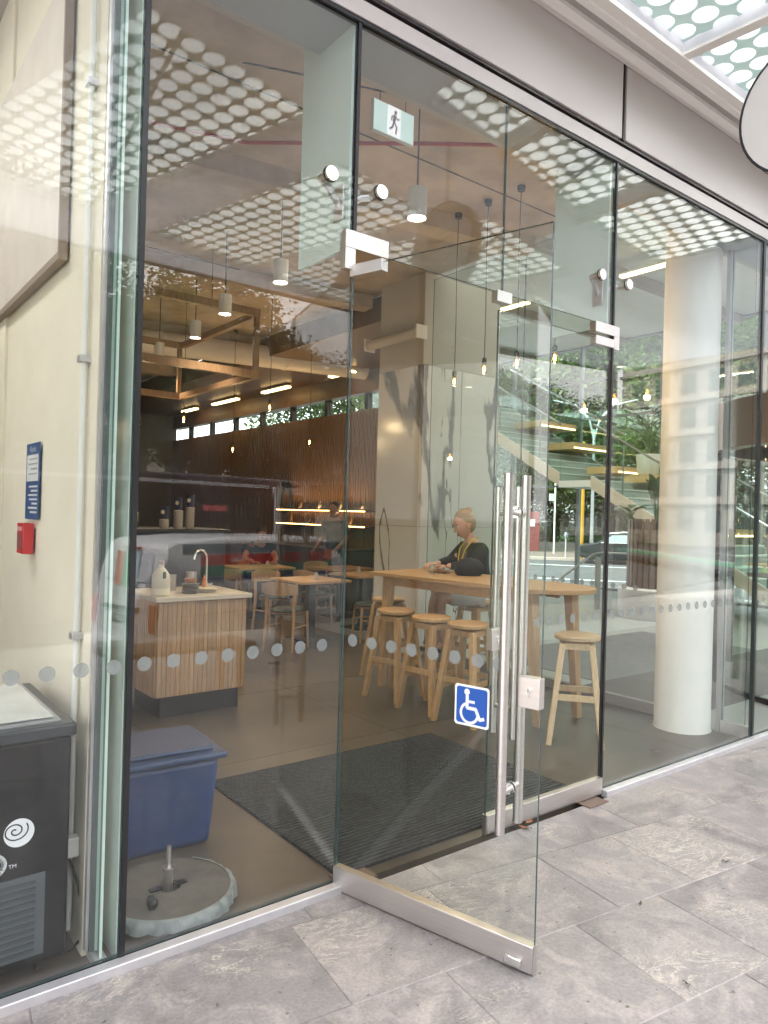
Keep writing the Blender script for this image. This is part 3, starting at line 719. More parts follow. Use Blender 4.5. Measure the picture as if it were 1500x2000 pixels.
# ------------------------------------------------------------------ parasol base under a grey cover
ub = thing('parasol_base', 'round concrete parasol base with steel spigot and grey wrapping', 'parasol base', (-.61, .30, 0))
mb = MB().lathe([(0, .045), (.045, .045), (.05, .062), (.245, .060), (.255, .05), (.255, 0), (0, 0)], 48)
mb.build('disc', M('base_concrete', (.125, .112, .098), .8, var=.2, vscale=10), ub)
cv = MB(); n = 90
for j, (r, z) in enumerate(((.246, .0625), (.262, .060), (.270, .038), (.272, .010))):
    for i in range(n):
        a = radians(150) + radians(255)*i/(n-1)
        rw = r + (.0 if j == 0 else .022*j/3*(mnoise.noise((i*.33, j*.25, 1.7)) + .45*mnoise.noise((i*.9, j*.4, 5.1))) )
        cv.v.append((rw*cos(a), rw*sin(a), z + (0 if j else .0) + (.010*mnoise.noise((i*.4, 3.3, j*.5)) if j in (1, 2) else (.006*(1+mnoise.noise((i*.5, 9.1, 0))) if j == 3 else 0))))
for j in range(3):
    for i in range(n-1): cv.f.append((j*n+i, j*n+i+1, (j+1)*n+i+1, (j+1)*n+i)); cv.m.append(0)
cv.build('cover', M('cover_silver', (.25, .275, .28), .35, var=.2, vscale=20), ub, smooth=60)
mb = MB().cyl((0, 0, .045), (0, 0, .135), .018, n=16).cyl((0, 0, .1355), (0, 0, .225), .009, n=12); mb.cyl((0, 0, .133), (0, 0, .142), .027, n=16); mb.build('spigot', STEEL, ub)
MB().sph((-.11, -.12, .085), (.022, .03, .024), 12, 8).cyl((-.11, -.12, .06), (-.11, -.12, .08), .016).build('knob', BLACKP, ub)
for s in (-1, 1): MB().box(s*.05-.025, s*.05+.025, -.015, .015, .0625, .0665).build('slot', BLACKP, ub)

# ------------------------------------------------------------------ ribbed entrance mat
MATM = M('mat_charcoal', (.004, .004, .004), .95, var=.35, vscale=60)
em_ = thing('entrance_mat', 'dark ribbed entrance mat on the floor inside the doors', 'mat', (.92, .69, 0))
mb = MB().box(-.86, .86, -.62, .72, 0, .006); mb.build('backing', MATM, em_)
mb = MB()
for i in range(48): mb.box(-.855, .855, -.615+i*.0278, -.615+i*.0278+.011, .0062, .0128)
stuff(mb.build('ribs', M('mat_rib', (.040, .038, .036), .8, var=.5, vscale=40), em_))

# ------------------------------------------------------------------ sink cabinet
CABL = (.21, 2.72)
cab = thing('sink_cabinet', 'timber batten cabinet with pale stone top and curved tap', 'cabinet', (.56, 3.02, 0), radians(1))
MB().box(-.25, .40, -.20, .32, 0, .19).build('kickplate', BLACKP, cab)
MB().box(-.325, .395, -.296, .345, .19, .885).build('carcass', OAKCAB, cab)
nb = 20
bmesh_b = MB().box(-.0165, .0165, -.012, 0, .18, .886).mesh('batten', OAKCAB)
for i in range(nb):
    o = bpy.data.objects.new('batten', bmesh_b); COL.objects.link(o); o.parent = cab; o.location = (-.325 + .018 + i*.0361, -.297 - .0015*(i % 3), 0)
for i in range(16):
    o = bpy.data.objects.new('batten', bmesh_b); COL.objects.link(o); o.parent = cab; o.location = (-.3265, -.275 + i*.039, 0); o.rotation_euler = (0, 0, -pi/2)
MB().box(-.352, .435, -.335, .36, .8865, .922).build('worktop', M('stone_top', (.66, .58, .47), .22, var=.05), cab, bev=.004)
tp = MB().cyl((.27, .16, .922), (.27, .16, .965), .022, n=16).tube([(.27, .16, .965), (.27, .16, 1.17), (.262, .155, 1.205), (.235, .145, 1.235), (.195, .13, 1.243), (.155, .115, 1.228), (.135, .105, 1.195), (.13, .1, 1.165)], .010, 12)
tp.cyl((.27, .16, .948), (.335, .19, .955), .007, n=8)
tp.build('tap', CHROME, cab)
CABZ = .9225
def on_cab(x, y): return tuple(Matrix.Rotation(radians(1), 4, 'Z') @ Vector((x, y, 0)) + Vector((.56, 3.02, CABZ)))
mk = thing('milk_bottle', 'large translucent plastic milk bottle with handle on the cabinet', 'bottle', on_cab(-.27, -.205))
MILKP = M('bottle_plastic', (.74, .70, .60), .35); MILKP.node_tree.nodes['Principled BSDF'].inputs['Alpha'].default_value = .82
mb = MB().lathe([(0, 0), (.062, 0), (.068, .01), (.068, .13), (.06, .165), (.035, .2), (.021, .215), (.021, .235), (0, .235)], 28)
mb.build('body', MILKP, mk)
MB().lathe([(0, .004), (.069, .012), (.0685, .058), (0, .058)], 24).build('milk', M('milk', (.74, .69, .55), .4), mk)
MB().lathe([(0, .2355), (.024, .2355), (.024, .262), (0, .262)], 18).build('cap', M('cap_brown', (.30, .22, .17), .5), mk)
MB().box(-.012, .012, -.072, -.066, .135, .185).build('handle_slot', M('slot_dark', (.05, .10, .05), .6), mk, bev=.004)
def jug(name, label, x, y, prof, mat, cat, n=20):
    o = MB().lathe(prof, n).build(name, mat, None, on_cab(x, y)); return tag(o, label, cat)
jug('yellow_tub', 'yellow plastic tub beside the milk bottle', -.16, -.02, [(0,0),(.032,0),(.036,.1),(.039,.1),(.039,.108),(.02,.11),(.012,.135),(0,.135)], M('yellow', (.72, .42, .03), .4), 'tub')
jug('steel_canister', 'brushed steel canister behind the plate stack', -.045, .14, [(0,0),(.042,0),(.042,.125),(.038,.125),(.036,.02),(0,.02)], STEEL, 'canister')
jug('steel_canister', 'taller steel canister next to the tap', .12, .13, [(0,0),(.045,0),(.045,.145),(.041,.145),(.04,.02),(0,.02)], STEEL, 'canister')
jug('sauce_bottle', 'orange squeeze bottle between the canister and the tap', .19, .03, [(0,0),(.018,0),(.019,.08),(.010,.1),(.004,.125),(0,.125)], M('orange', (.62, .22, .06), .4), 'bottle')
for i in range(6):
    o = MB().lathe([(0,.0),(.045,.0),(.066,.008),(.068,.0125),(.064,.0125),(.044,.005),(0,.005)], 26).build('saucer', M('plate_grey', (.20, .20, .19), .4) if i == 0 else bpy.data.materials['plate_grey'], None, on_cab(.0+.002*(i%2), -.13))
    o.location.z += i*.0128; tag(o, ('bottom', 'second from bottom', 'third from bottom', 'third from top', 'second from top', 'top')[i] + ' grey saucer of the stack on the cabinet', 'saucer', 'stacked grey saucers')
o = MB().lathe([(0,0),(.03,0),(.048,.02),(.05,.035),(.046,.035),(.03,.006),(0,.006)], 24).build('bowl', M('terracotta', (.42, .18, .10), .6), None, on_cab(0, -.13)); o.location.z += .079
tag(o, 'terracotta bowl on top of the saucer stack', 'bowl')
for i in range(2):
    o = MB().lathe([(0,0),(.05,0),(.082,.009),(.084,.014),(.08,.014),(.05,.006),(0,.006)], 28).build('plate', M('plate_cream', (.62, .56, .42), .35) if i == 0 else bpy.data.materials['plate_cream'], None, on_cab(.155, -.09)); o.location.z += i*.0145
    tag(o, ('cream plate under another beside the saucer stack', 'upper cream plate beside the saucer stack')[i], 'plate')

# ------------------------------------------------------------------ stools
def make_stool():
    t = thing('bar_stool', 'x', 'stool', group='round topped wooden stools')
    MB().lathe([(0, .722), (.150, .722), (.160, .728), (.162, .748), (.155, .757), (.12, .755), (0, .752)], 40).build('seat', OAKS, t)
    for sx in (-1, 1):
        for sy_ in (-1, 1):
            mb = MB().taper((sx*.180, sy_*.180), .044, .038, 0, .052, .042, .70, (-sx*.080, -sy_*.080)); mb.build('leg', OAKS, t, bev=.003)
    for z, a, wd in ((.684, .104, .045), (.275, .149, .042)):
        for s in (-1, 1):
            zz = z + (.0 if s > 0 else .03 if z < .5 else 0)
            MB().box(-a+.019, a-.019, s*a-.010, s*a+.010, zz-wd/2, zz+wd/2).build('rail', OAKS, t)
            zz = z + (.055 if z < .5 else 0)
            MB().box(s*a-.010, s*a+.010, -a+.019, a-.019, zz-wd/2, zz+wd/2).build('rail', OAKS, t)
    return t
st0 = make_stool()
spots = [((2.245, 2.40), 12, 'first bar stool in the row, farthest from the doors'), ((2.235, 1.93), 8, 'middle bar stool of the row of three at the high table'),
         ((2.255, 1.52), 14, 'third bar stool of the row, nearest the open door'), ((2.575, .735), 38, 'bar stool standing alone behind the closed door'),
         ((2.72, 3.10), 20, 'bar stool at the far end of the high table against the marble'), ((3.38, 2.55), 5, 'bar stool that the seated woman sits on')]
for i, (q, a, lb) in enumerate(spots):
    o = st0 if i == 0 else copy_tree(st0)
    o.location = (q[0], q[1], 0); o.rotation_euler = (0, 0, radians(a)); o['label'] = lb
    if i == 3:
        for c in kids(o): c.material_slots[0].link = 'OBJECT'; c.material_slots[0].material = OAKP

# ------------------------------------------------------------------ high table
ht = thing('high_table', 'long oak high table with rounded near end', 'table', (0, 0, 0))
pts = [(2.26, 2.84), (2.43, 1.25)]
for k in range(0, 13):
    a = pi + radians(5) + pi*k/12*.97; pts.append((2.80 + .37*cos(a), 1.22 + .40*sin(a)))
pts += [(3.16, 1.25), (3.10, 2.98)]
MB().prism(pts, 1.018, 1.052).build('top', OAKX, ht, bev=.004)
MB().bar((2.42, 2.66, .975), (2.52, 1.30, .975), .026, .085).build('apron', OAKX, ht)
MB().bar((3.02, 2.72, .975), (3.07, 1.30, .975), .026, .085).build('apron', OAKX, ht)
MB().bar((2.42, 2.66, .975), (3.02, 2.72, .975), .026, .083).build('apron', OAKX, ht)
for x, y, ox, oy in ((2.40, 2.70, .02, -.05), (3.03, 2.74, -.02, -.05), (2.56, 1.16, -.03, .07), (3.04, 1.16, -.03, .07)):
    MB().taper((x-ox, y-oy), .055, .055, 0, .085, .085, 1.0175, (ox, oy)).build('leg', OAK, ht, bev=.004)
TZ = 1.0525
o = thing('lidded_jar', 'small jar with pale label and white lid on the high table', 'jar', (2.62, 1.53, TZ))
MB().lathe([(0,0),(.028,0),(.03,.004),(.03,.058),(0,.058)], 22).build('body', M('jar_tan', (.52, .40, .28), .4), o); MB().lathe([(0,.0585),(.031,.0585),(.031,.078),(.028,.082),(0,.082)], 22).build('lid', WHITEPL, o)
MB().lathe([(.0304,.014),(.0304,.046)], 22).build('paper_label', M('jar_label', (.62, .55, .44), .6), o)
o = MB().lathe([(0,0),(.028,0),(.032,.095),(.030,.095),(.026,.004),(0,.004)], 20).build('water_glass', G_CLEAR, None, (2.62, 2.36, TZ)); tag(o, 'clear drinking glass on the high table near the marble', 'glass')
o = MB().lathe([(0,0),(.06,0),(.1,.012),(.103,.018),(.098,.018),(.058,.006),(0,.006)], 28).build('plate', M('wood_plate', (.34, .18, .09), .4), None, (2.82, 2.50, TZ)); tag(o, 'brown plate in front of the seated woman', 'plate')
o = thing('spectacles', 'folded spectacles lying on the high table by the glass', 'spectacles', (2.66, 2.22, TZ))
for s in (-1, 1): MB().tube([(.028*s+.02*cos(t*pi/6), .016*sin(t*pi/6), .018) for t in range(13)], .0015, 6).build('rim', BLACKP, o)
MB().tube([(-.05, .02, .02), (-.04, .07, .004)], .0015, 6).tube([(.05, .02, .02), (.04, .07, .004)], .0015, 6).build('temples', BLACKP, o)
bg_ = thing('handbag', 'dark navy handbag resting on the high table before the woman', 'bag', (2.86, 2.14, TZ), radians(-38))
def bagfn(p, q):
    q.z = max(q.z, -.06) ; return q
BAGM = M('bag_navy', (.003, .004, .009), .7, bump=.4, bscale=25)
MB().sph((0, 0, .06), (.135, .085, .10), 24, 14, fn=bagfn).build('body', BAGM, bg_)
MB().tube([(-.12, .02, .09), (-.10, .06, .06), (0, .095, .03), (.09, .07, .03), (.12, .02, .08)], .008, 8).build('strap', BAGM, bg_)

# ------------------------------------------------------------------ dining tables and chairs
def make_table(label, loc, rz, sx=.72, sy=.72):
    t = thing('dining_table', label, 'table', loc, rz, 'square oak tables with black pedestals')
    MB().box(-sx/2, sx/2, -sy/2, sy/2, .720, .750).build('top', OAKX, t, bev=.004)
    MB().box(-.045, .045, -.045, .045, .02, .7195).build('pedestal', BLACKP, t)
    MB().box(-.22, .22, -.22, .22, 0, .02).build('foot', BLACKP, t, bev=.004)
    return t
make_table('square table nearest the window, with a small jar on it', (3.13, 5.18, 0), radians(3))
make_table('square table where the man in black sits', (3.50, 7.25, 0), radians(-4), .9, .72)
make_table('square table deepest by the lit shelves', (4.60, 6.65, 0), radians(2), .8, .7)
make_table('square table behind the nearest one, close to the marble pillar', (4.25, 5.6, 0), radians(2), .7, .7)
def make_chair():
    t = thing('dining_chair', 'x', 'chair', group='oak chairs with green seat pads')
    MB().sph((0, 0, .455), (.205, .20, .035), 26, 10).build('seat_pad', M('pad_green', (.045, .062, .058), .5), t)
    MB().lathe([(0, .405), (.185, .405), (.2, .425), (.2, .44), (0, .44)], 24).build('seat_frame', WALNUT, t)
    for s in (-1, 1):
        MB().tube([(.155, s*.165, .43), (.175, s*.18, 0)], [.019, .013], 10).build('leg', OAK, t)
        MB().tube([(-.21, s*.19, 0), (-.175, s*.175, .43), (-.185, s*.18, .62), (-.22, s*.185, .765)], [.013, .019, .018, .014], 10).build('leg', OAK, t)
        MB().cyl((.16, s*.17, .27), (-.19, s*.18, .27), .009, n=8).build('stretcher', OAK, t)
    mb = MB(); n = 14
    for zz, th in ((.635, 0), (.79, 0)):
        for i in range(n+1):
            a = -1 + 2*i/n; x = -.245 + .05*a*a; y = a*.225
            e = .012 if zz < .7 else .0
            mb.v += [(x-.008-(zz-.63)*.1, y, zz + (.02*a*a if zz < .7 else -.03*a*a)), (x+.010-(zz-.63)*.1, y, zz + (.02*a*a if zz < .7 else -.03*a*a))]
    k = 2*(n+1)
    for i in range(n):
        a, b = 2*i, 2*i+2
        for f in ((a, b, k+b, k+a), (a+1, k+a+1, k+b+1, b+1), (a, a+1, b+1, b), (k+a, k+b, k+b+1, k+a+1)): mb.f.append(f); mb.m.append(0)
    for a in (0, 2*n): mb.f.append((a, k+a, k+a+1, a+1)); mb.m.append(0)
    mb.build('back_rail', OAK, t)
    return t
ch0 = make_chair()
chairs = [((2.55, 4.75), 30, 'oak chair at the near left side of the nearest square table'), ((3.72, 4.72), 160, 'oak chair at the right end of the nearest square table'),
          ((3.05, 5.95), -85, 'oak chair on the far side of the nearest square table'), ((2.75, 6.75), 50, 'oak chair in front of the table of the man in black'),
          ((3.75, 6.05), 10, 'oak chair between the nearest table and the one by the pillar'), ((3.85, 7.98), -95, 'oak chair under the man in black'),
          ((4.8, 5.75), 165, 'oak chair at the pillar end of the second table'), ((4.65, 7.25), -95, 'oak chair at the deepest table below the shelves'), ((2.35, 7.6), 5, 'oak chair at the left end of the table of the man in black')]
for i, (q, a, lb) in enumerate(chairs):
    o = ch0 if i == 0 else copy_tree(ch0)
    o.location = (q[0], q[1], 0); o.rotation_euler = (0, 0, radians(a)); o['label'] = lb
for q, lb in (((3.15, 5.1, .7505), 'little glass jar on the nearest square table'), ((3.55, 7.05, .7505), 'pale shaker on the table of the man in black'), ((4.2, 5.65, .7505), 'little jar on the table by the pillar')):
    tag(MB().lathe([(0,0),(.025,0),(.028,.06),(.02,.075),(.02,.09),(0,.09)], 16).build('table_jar', M('jar_pale', (.5, .48, .42), .3) if 'jar_pale' not in bpy.data.materials else bpy.data.materials['jar_pale'], None, q), lb, 'jar')

# ------------------------------------------------------------------ marble pillar
def marble():
    m, t, b = newmat('marble')
    tc = t.nodes.new('ShaderNodeTexCoord')
    def nz(s, d, dist): 
        n = t.nodes.new('ShaderNodeTexNoise'); n.inputs['Scale'].default_value = s; n.inputs['Detail'].default_value = d; n.inputs['Distortion'].default_value = dist
        mp = t.nodes.new('ShaderNodeMapping'); mp.inputs['Scale'].default_value = (1, 1, .33); mp.inputs['Rotation'].default_value = (.25, .2, 0); t.links.new(tc.outputs['Object'], mp.inputs['Vector']); t.links.new(mp.outputs[0], n.inputs['Vector']); return n.outputs['Fac']
    def line(f, c, w_):
        s = t.nodes.new('ShaderNodeMath'); s.operation = 'SUBTRACT'; s.inputs[1].default_value = c; t.links.new(f, s.inputs[0])
        a = t.nodes.new('ShaderNodeMath'); a.operation = 'ABSOLUTE'; t.links.new(s.outputs[0], a.inputs[0])
        r = t.nodes.new('ShaderNodeMapRange'); r.inputs['From Max'].default_value = w_; r.inputs['To Min'].default_value = 1.7; r.inputs['To Max'].default_value = 0; t.links.new(a.outputs[0], r.inputs['Value']); return r.outputs[0]
    l1 = line(nz(.6, 8, .5), .53, .018); l2 = line(nz(.95, 7, .8), .43, .007)
    mx = t.nodes.new('ShaderNodeMath'); mx.operation = 'MAXIMUM'; t.links.new(l1, mx.inputs[0]); t.links.new(l2, mx.inputs[1])
    x = t.nodes.new('ShaderNodeMix'); x.data_type = 'RGBA'; x.inputs['A'].default_value = (.72, .705, .68, 1); x.inputs['B'].default_value = (.20, .195, .185, 1)
    t.links.new(mx.outputs[0], x.inputs['Factor']); t.links.new(x.outputs['Result'], b.inputs['Base Color']); b.inputs['Roughness'].default_value = .22; return m
MARB = marble()
pl = thing('marble_pillar', 'broad marble clad pillar with dark veins behind the high table', 'pillar', (3.6, 3.69, 0))
MB().box(.02, 1.20, .02, .80, 0, 4.32).build('core', GREYW, pl)
for i, (x0, x1) in enumerate(((0, .585), (.597, 1.215))):
    for j, (z0, z1) in enumerate(((.0, 1.45), (1.454, 3.28))): MB().box(x0, x1, -.012, .0195, z0, z1).build('marble_slab', MARB, pl)
for j, (z0, z1) in enumerate(((.0, 1.45), (1.454, 3.28))): MB().box(-.016, .0195, .0205, .80, z0, z1).build('marble_slab', MARB, pl)
MB().box(-.012, 1.21, -.008, .80, 3.285, 4.32).build('upper_lining', M('pillar_paint', (.50, .46, .40), .6), pl)
MB().box(.586, .596, -.004, .0195, 0, 3.28).build('shadow_joint', BLACK, pl)
rb = thing('roller_screen', 'beige roller screen case mounted above the marble', 'roller screen', (3.5, 3.68, 3.62))
MB().cyl((-.02, .9, 0), (-.02, -.05, 0), .06, n=16).build('tube', M('roller_beige', (.52, .47, .40), .5), rb)
for y in (-.06, .9): MB().box(-.085, .07, y-.01, y+.01, -.075, .075).build('bracket', WHITEP, rb)

# ------------------------------------------------------------------ timber wall with lit shelves, high windows
tw = thing('timber_wall', 'brown timber batten wall with lit shelves below high windows', 'wall', (5.6, 0, 0))
MB().box(.03, .2, 4.6, 16, 0, 3.36).build('wall_base', WALNUT, tw)
mb = MB()
for i in range(150): mb.box(0, .0295, 4.62+i*.076, 4.62+i*.076+.05, 0, 3.36)
stuff(mb.build('battens', WALNUT, tw))
MB().box(.0, .2, 4.6, 16, 3.66, 4.32).build('head_panel', DARKOAK, tw)
for i in range(9):
    y = 5.0 + i*1.25
    MB().box(.05, .15, y, y+.10, 3.36, 3.66).build('window_post', BLACKP, tw)
    MB().box(.095, .105, y+.10, y+1.25, 3.36, 3.66).build('window_pane', G_IN, tw)
SHG = emis('shelf_glow', (1.0, .52, .16), 2.6)
for z in (1.34, 1.60):
    sh = MB().box(-.24, -.001, 7.1, 10.0, z, z+.03).build('shelf', DARKOAK, tw)
    MB().box(-.255, -.2405, 7.1, 10.0, z+.010, z+.026).build('shelf_light', SHG, sh)
for z in (1.34, 1.60):
    la = bpy.data.lights.new('shelf_glow_light', 'AREA'); la.shape = 'RECTANGLE'; la.size = .05; la.size_y = 2.8; la.energy = 5; la.color = (1, .62, .28)
    lo = bpy.data.objects.new('shelf_glow_light', la); COL.objects.link(lo); lo.parent = tw; lo.location = (-.18, 8.55, z+.05); lo.rotation_euler = (0, radians(150), 0)
# things on the shelves
rs = random.Random(3)
for i in range(8):
    z = 1.3705 if i % 2 else 1.6305; y = 7.3 + i*.33
    h = rs.uniform(.09, .2); r = rs.uniform(.03, .05)
    o = MB().lathe([(0,0),(r,0),(r,h*.62),(r*.5,h*.8),(r*.5,h),(0,h)], 14).build('shelf_jar', M('sj%d' % i, rs.choice([(.10,.06,.03),(.03,.03,.03),(.16,.12,.09),(.2,.18,.15)]), .4), None, (5.6-.13, y, z))
    tag(o, ('first', 'second', 'third', 'fourth', 'fifth', 'sixth', 'seventh', 'eighth')[i//2] + ' jar from the right on the %s lit shelf of the timber wall' % ('lower' if i % 2 else 'upper'), 'jar', 'jars on the lit shelves')
hw = thing('horn_ring', 'black oval hoop hanging on the timber wall', 'wall hoop', (5.55, 10.0, 1.85))
MB().tube([(0, .2*cos(t*pi/12), .3*sin(t*pi/12)) for t in range(25)], .03, 8, False).build('hoop', BLACKP, hw)
MB().sph((-.0, -.02, .22), (.06, .13, .12), 12, 8).build('knot', BLACKP, hw)
# kitchen counter below shelves
kc = thing('back_counter', 'dark counter below the lit shelves', 'counter', (5.3, 8.6, 0))
MB().box(-.35, .25, -1.5, 1.6, 0, .95).build('cabinet', DARKW, kc); MB().box(-.38, .25, -1.53, 1.63, .9505, .985).build('top', BLACKP, kc)
# soffit over the seating
MB().box(3.76, 5.6, 4.5, 16, 4.0, 4.32).build('timber_soffit', DARKOAK, bld)

# ------------------------------------------------------------------ coffee bar
cbr = thing('coffee_bar', 'dark coffee bar with black front behind the sink cabinet', 'bar', (.4, 4.6, 0))
MB().box(-1.2, 1.15, -.25, .45, 0, 1.34).build('front', M('bar_front', (.035, .036, .042), .4, var=.2), cbr)
MB().box(-1.24, 1.19, -.29, .5, 1.3405, 1.38).build('top', BLACKP, cbr, bev=.004)
CUPN = M('cup_navy', (.02, .025, .06), .45); CUPG = M('cup_grey', (.42, .36, .30), .6, bump=.3, bscale=3, stretch=(0, 0, 90))
for i, (x, y, h1, h2) in enumerate(((.93, 4.42, .10, .115), (1.085, 4.45, .19, .12), (1.215, 4.47, .22, .12))):
    t = thing('cup_stack', ('short stack of takeaway cups with navy sleeve', 'middle stack of takeaway cups with round emblem', 'tallest stack of takeaway cups')[i] + ' on the coffee bar', 'cup stack', (x, y, 1.3805), group='takeaway cup stacks')
    prof = []
    k = int(h1/.018)
    for j in range(k): prof += [(.043, j*.018), (.047, j*.018+.014), (.047, j*.018+.0179)]
    MB().lathe([(0, 0)] + prof + [(0, h1)], 20).build('cup', CUPG, t)
    MB().lathe([(0, h1), (.032, h1), (.041, h1+h2), (0, h1+h2)][::1], 20).build('top_cup', CUPN, t)
    MB().lathe([(0,0),(.02,0),(.02,.002),(0,.002)], 16).xf(Matrix.Translation((-.026, -.030, h1+h2*.55)) @ Matrix.Rotation(radians(-50), 4, 'Z') @ Matrix.Rotation(radians(90), 4, 'X')).build('emblem', M('emblem_cream', (.66, .56, .38), .5) if i == 0 else bpy.data.materials['emblem_cream'], t)
gd = thing('coffee_machine', 'low chrome coffee machine on the bar beside the cup stacks', 'coffee machine', (.35, 4.65, 1.3805))
MB().box(-.38, .36, -.16, .2, 0, .16).build('body', M('machine_steel', (.4, .4, .4), .25, 1), gd, bev=.02)
for x in (-.2, .1): MB().cyl((x, -.1, .161), (x, -.1, .26), .035, n=14).build('cup', WHITEPL, gd)
MB().tube([(.2, -.17, .14), (.25, -.2, .1), (.26, -.21, .02)], .006, 8).build('steam_wand', CHROME, gd)
bk = thing('bar_back_wall', 'grey tiled wall with dark fridge doors behind the coffee bar', 'wall', (.4, 6.2, 0))
MB().box(-1.3, .75, 0, .12, 0, 2.62).build('wall', GREYW, bk)
for i in range(4): MB().box(-1.2+i*.48, -.75+i*.48, -.03, -.001, .9, 2.4).build('panel', M('backpanel', (.16, .165, .165), .3) if i == 0 else bpy.data.materials['backpanel'], bk, bev=.004)
MB().box(.751, .82, -.04, .14, 0, 2.62).build('end_post', BLACKP, bk)
# hanging timber frame over the bar
tf = thing('overhead_trellis', 'open brown timber trellis hanging from the ceiling over the coffee bar', 'trellis', (1.1, 5.0, 0))
for z in (3.04, 3.70):
    for y in (-.5, 1.6): MB().box(-1.6, .85, y-.03, y+.03, z-.04, z+.04).build('rail', WALNUT, tf)
    for x in (-1.6, .82): MB().box(x, x+.06, -.469, 1.569, z-.035, z+.035).build('rail', WALNUT, tf)
for x in (-1.57, .82):
    for y in (-.5, 1.6): MB().box(x-.025, x+.025, y-.025, y+.025, 3.081, 3.659).build('post', WALNUT, tf)
for x in (-1.0, .3):
    for y in (-.5, 1.6): MB().cyl((x, y, 3.74), (x, y, 4.32), .004, n=6).build('hanging_wire', BLACKP, tf)
# duct, sprinkler pipe
dc = thing('air_duct', 'long round white air duct under the ceiling', 'duct', (0, 0, 0))
MB().cyl((-.9, 8.6, 4.02), (5.5, 7.4, 4.02), .17, n=22).build('tube', WHITEP, dc)
for x in (.3, 2.2, 4.1): MB().lathe([(.171,-.02),(.18,-.02),(.18,.02),(.171,.02)], 22, cap=False).xf(Matrix.Translation((x, 8.6-(x+.9)*1.2/6.4, 4.02)) @ Matrix.Rotation(pi/2, 4, 'Y') ).build('collar', WHITEP, dc)
spk = thing('sprinkler_pipe', 'thin red sprinkler pipe across the ceiling', 'pipe', (0, 0, 0))
MB().tube([(-.4, 2.5, 4.2), (.6, 2.2, 4.2), (1.6, 1.35, 4.2), (2.6, .55, 4.2)], .014, 8).build('tube', M('pipe_red', (.35, .03, .03), .4), spk)
for q in ((1.1, 1.78), (2.1, .95)): MB().cyl((q[0], q[1], 4.21), (q[0], q[1], 4.32), .005, n=6).build('hanger', BLACKP, spk)
# ------------------------------------------------------------------ lamps
WARM = (1.0, .70, .38)
DLE = emis('downlight_lens', (1, .86, .66), 7.0)
def downlight(i, x, y, z, label):
    t = thing('downlight', label, 'downlight', (x, y, z), group='white cylinder downlights')
    MB().lathe([(.052, .012), (.062, 0), (.064, .19), (0, .19)], 24).build('housing', WHITEPL, t)
    MB().lathe([(0, .010), (.052, .010), (.052, .013), (0, .013)], 20).build('lens', DLE, t)
    MB().cyl((0, 0, .19), (0, 0, 4.32-z), .006, n=6).build('stem', BLACKP, t)
    ld = bpy.data.lights.new('downlight_beam', 'SPOT'); ld.energy = 16; ld.spot_size = radians(110); ld.spot_blend = .6; ld.color = (1, .83, .62); ld.shadow_soft_size = .05
    lo = bpy.data.objects.new('downlight_beam', ld); COL.objects.link(lo); lo.parent = t; lo.location = (0, 0, -.01)
for i, (x, y, lb) in enumerate(((1.26, 1.09, 'white cylinder downlight nearest the doors'), (1.27, 2.86, 'second white cylinder downlight from the doors'),
        (1.36, 4.1, 'third white cylinder downlight from the doors'), (1.55, 5.25, 'fourth white cylinder downlight from the doors'), (1.65, 6.6, 'fifth and farthest cylinder downlight'))):
    downlight(i, x, y, 3.5, lb)
BULB = emis('bulb_filament', (1, .46, .12), 9.0)
GLB = glassmat('bulb_glass', (1, .86, .62), .05)
def pendant(x, y, z, label, watts=2.4):
    t = thing('pendant_bulb', label, 'pendant', (x, y, z), group='bare bulbs on black cords')
    MB().lathe([(0, -.035), (.012, -.034), (.024, -.018), (.028, .002), (.024, .025), (.014, .045), (.011, .055)], 18).build('bulb', GLB, t)
    MB().lathe([(0, -.018), (.010, -.012), (.012, .006), (.006, .03), (0, .032)], 10).build('filament', BULB, t)
    MB().lathe([(0, .052), (.020, .052), (.021, .09), (.010, .105), (0, .105)], 16).build('socket', BLACKP, t)
    H = 4.30 - z; mb = MB().tube([(0, 0, .10), (.006, .004, .10+H*.3), (-.004, .003, .10+H*.6), (0, 0, H)], .0036, 6); mb.build('cord', BLACKP, t)
    MB().lathe([(0, H-.03), (.03, H-.03), (.034, H+.01), (0, H+.01)], 14).build('ceiling_cap', BLACKP, t)
    ld = bpy.data.lights.new('bulb_light', 'POINT'); ld.energy = watts; ld.color = WARM; ld.shadow_soft_size = .03
    lo = bpy.data.objects.new('bulb_light', ld); COL.objects.link(lo); lo.parent = t; lo.location = (0, 0, -.05)
for x, y, z, lb in ((2.75, 2.28, 2.79, 'farthest bare bulb of the row over the high table'), (2.75, 1.91, 2.85, 'second bare bulb over the high table'), (2.75, 1.54, 2.85, 'third bare bulb over the high table'),
                    (2.75, 1.15, 2.83, 'bare bulb over the rounded table end'), (2.6, 5.4, 2.85, 'bare bulb over the nearest square table'), (1.2, 6.0, 2.55, 'bare bulb left beside the coffee bar'),
                    (2.0, 6.6, 2.75, 'bare bulb between the coffee bar and the tables'), (4.0, 6.7, 2.62, 'bare bulb in front of the timber wall'), (3.2, 7.6, 2.5, 'low bare bulb over the table of the man in black')):
    pendant(x, y, z, lb)
STRIP = emis('strip_light', (1, .66, .28), 2.6)
def strip(p0, p1, label):
    t = thing('strip_light', label, 'strip light', p0, group='linear ceiling lights')
    d = Vector(p1) - Vector(p0)
    MB().bar((0, 0, 0), d, .09, .03).build('diffuser', STRIP, t)
    MB().bar((0, 0, .031), d + Vector((0, 0, .031)), .11, .03).build('housing', WHITEPL, t)
    return t
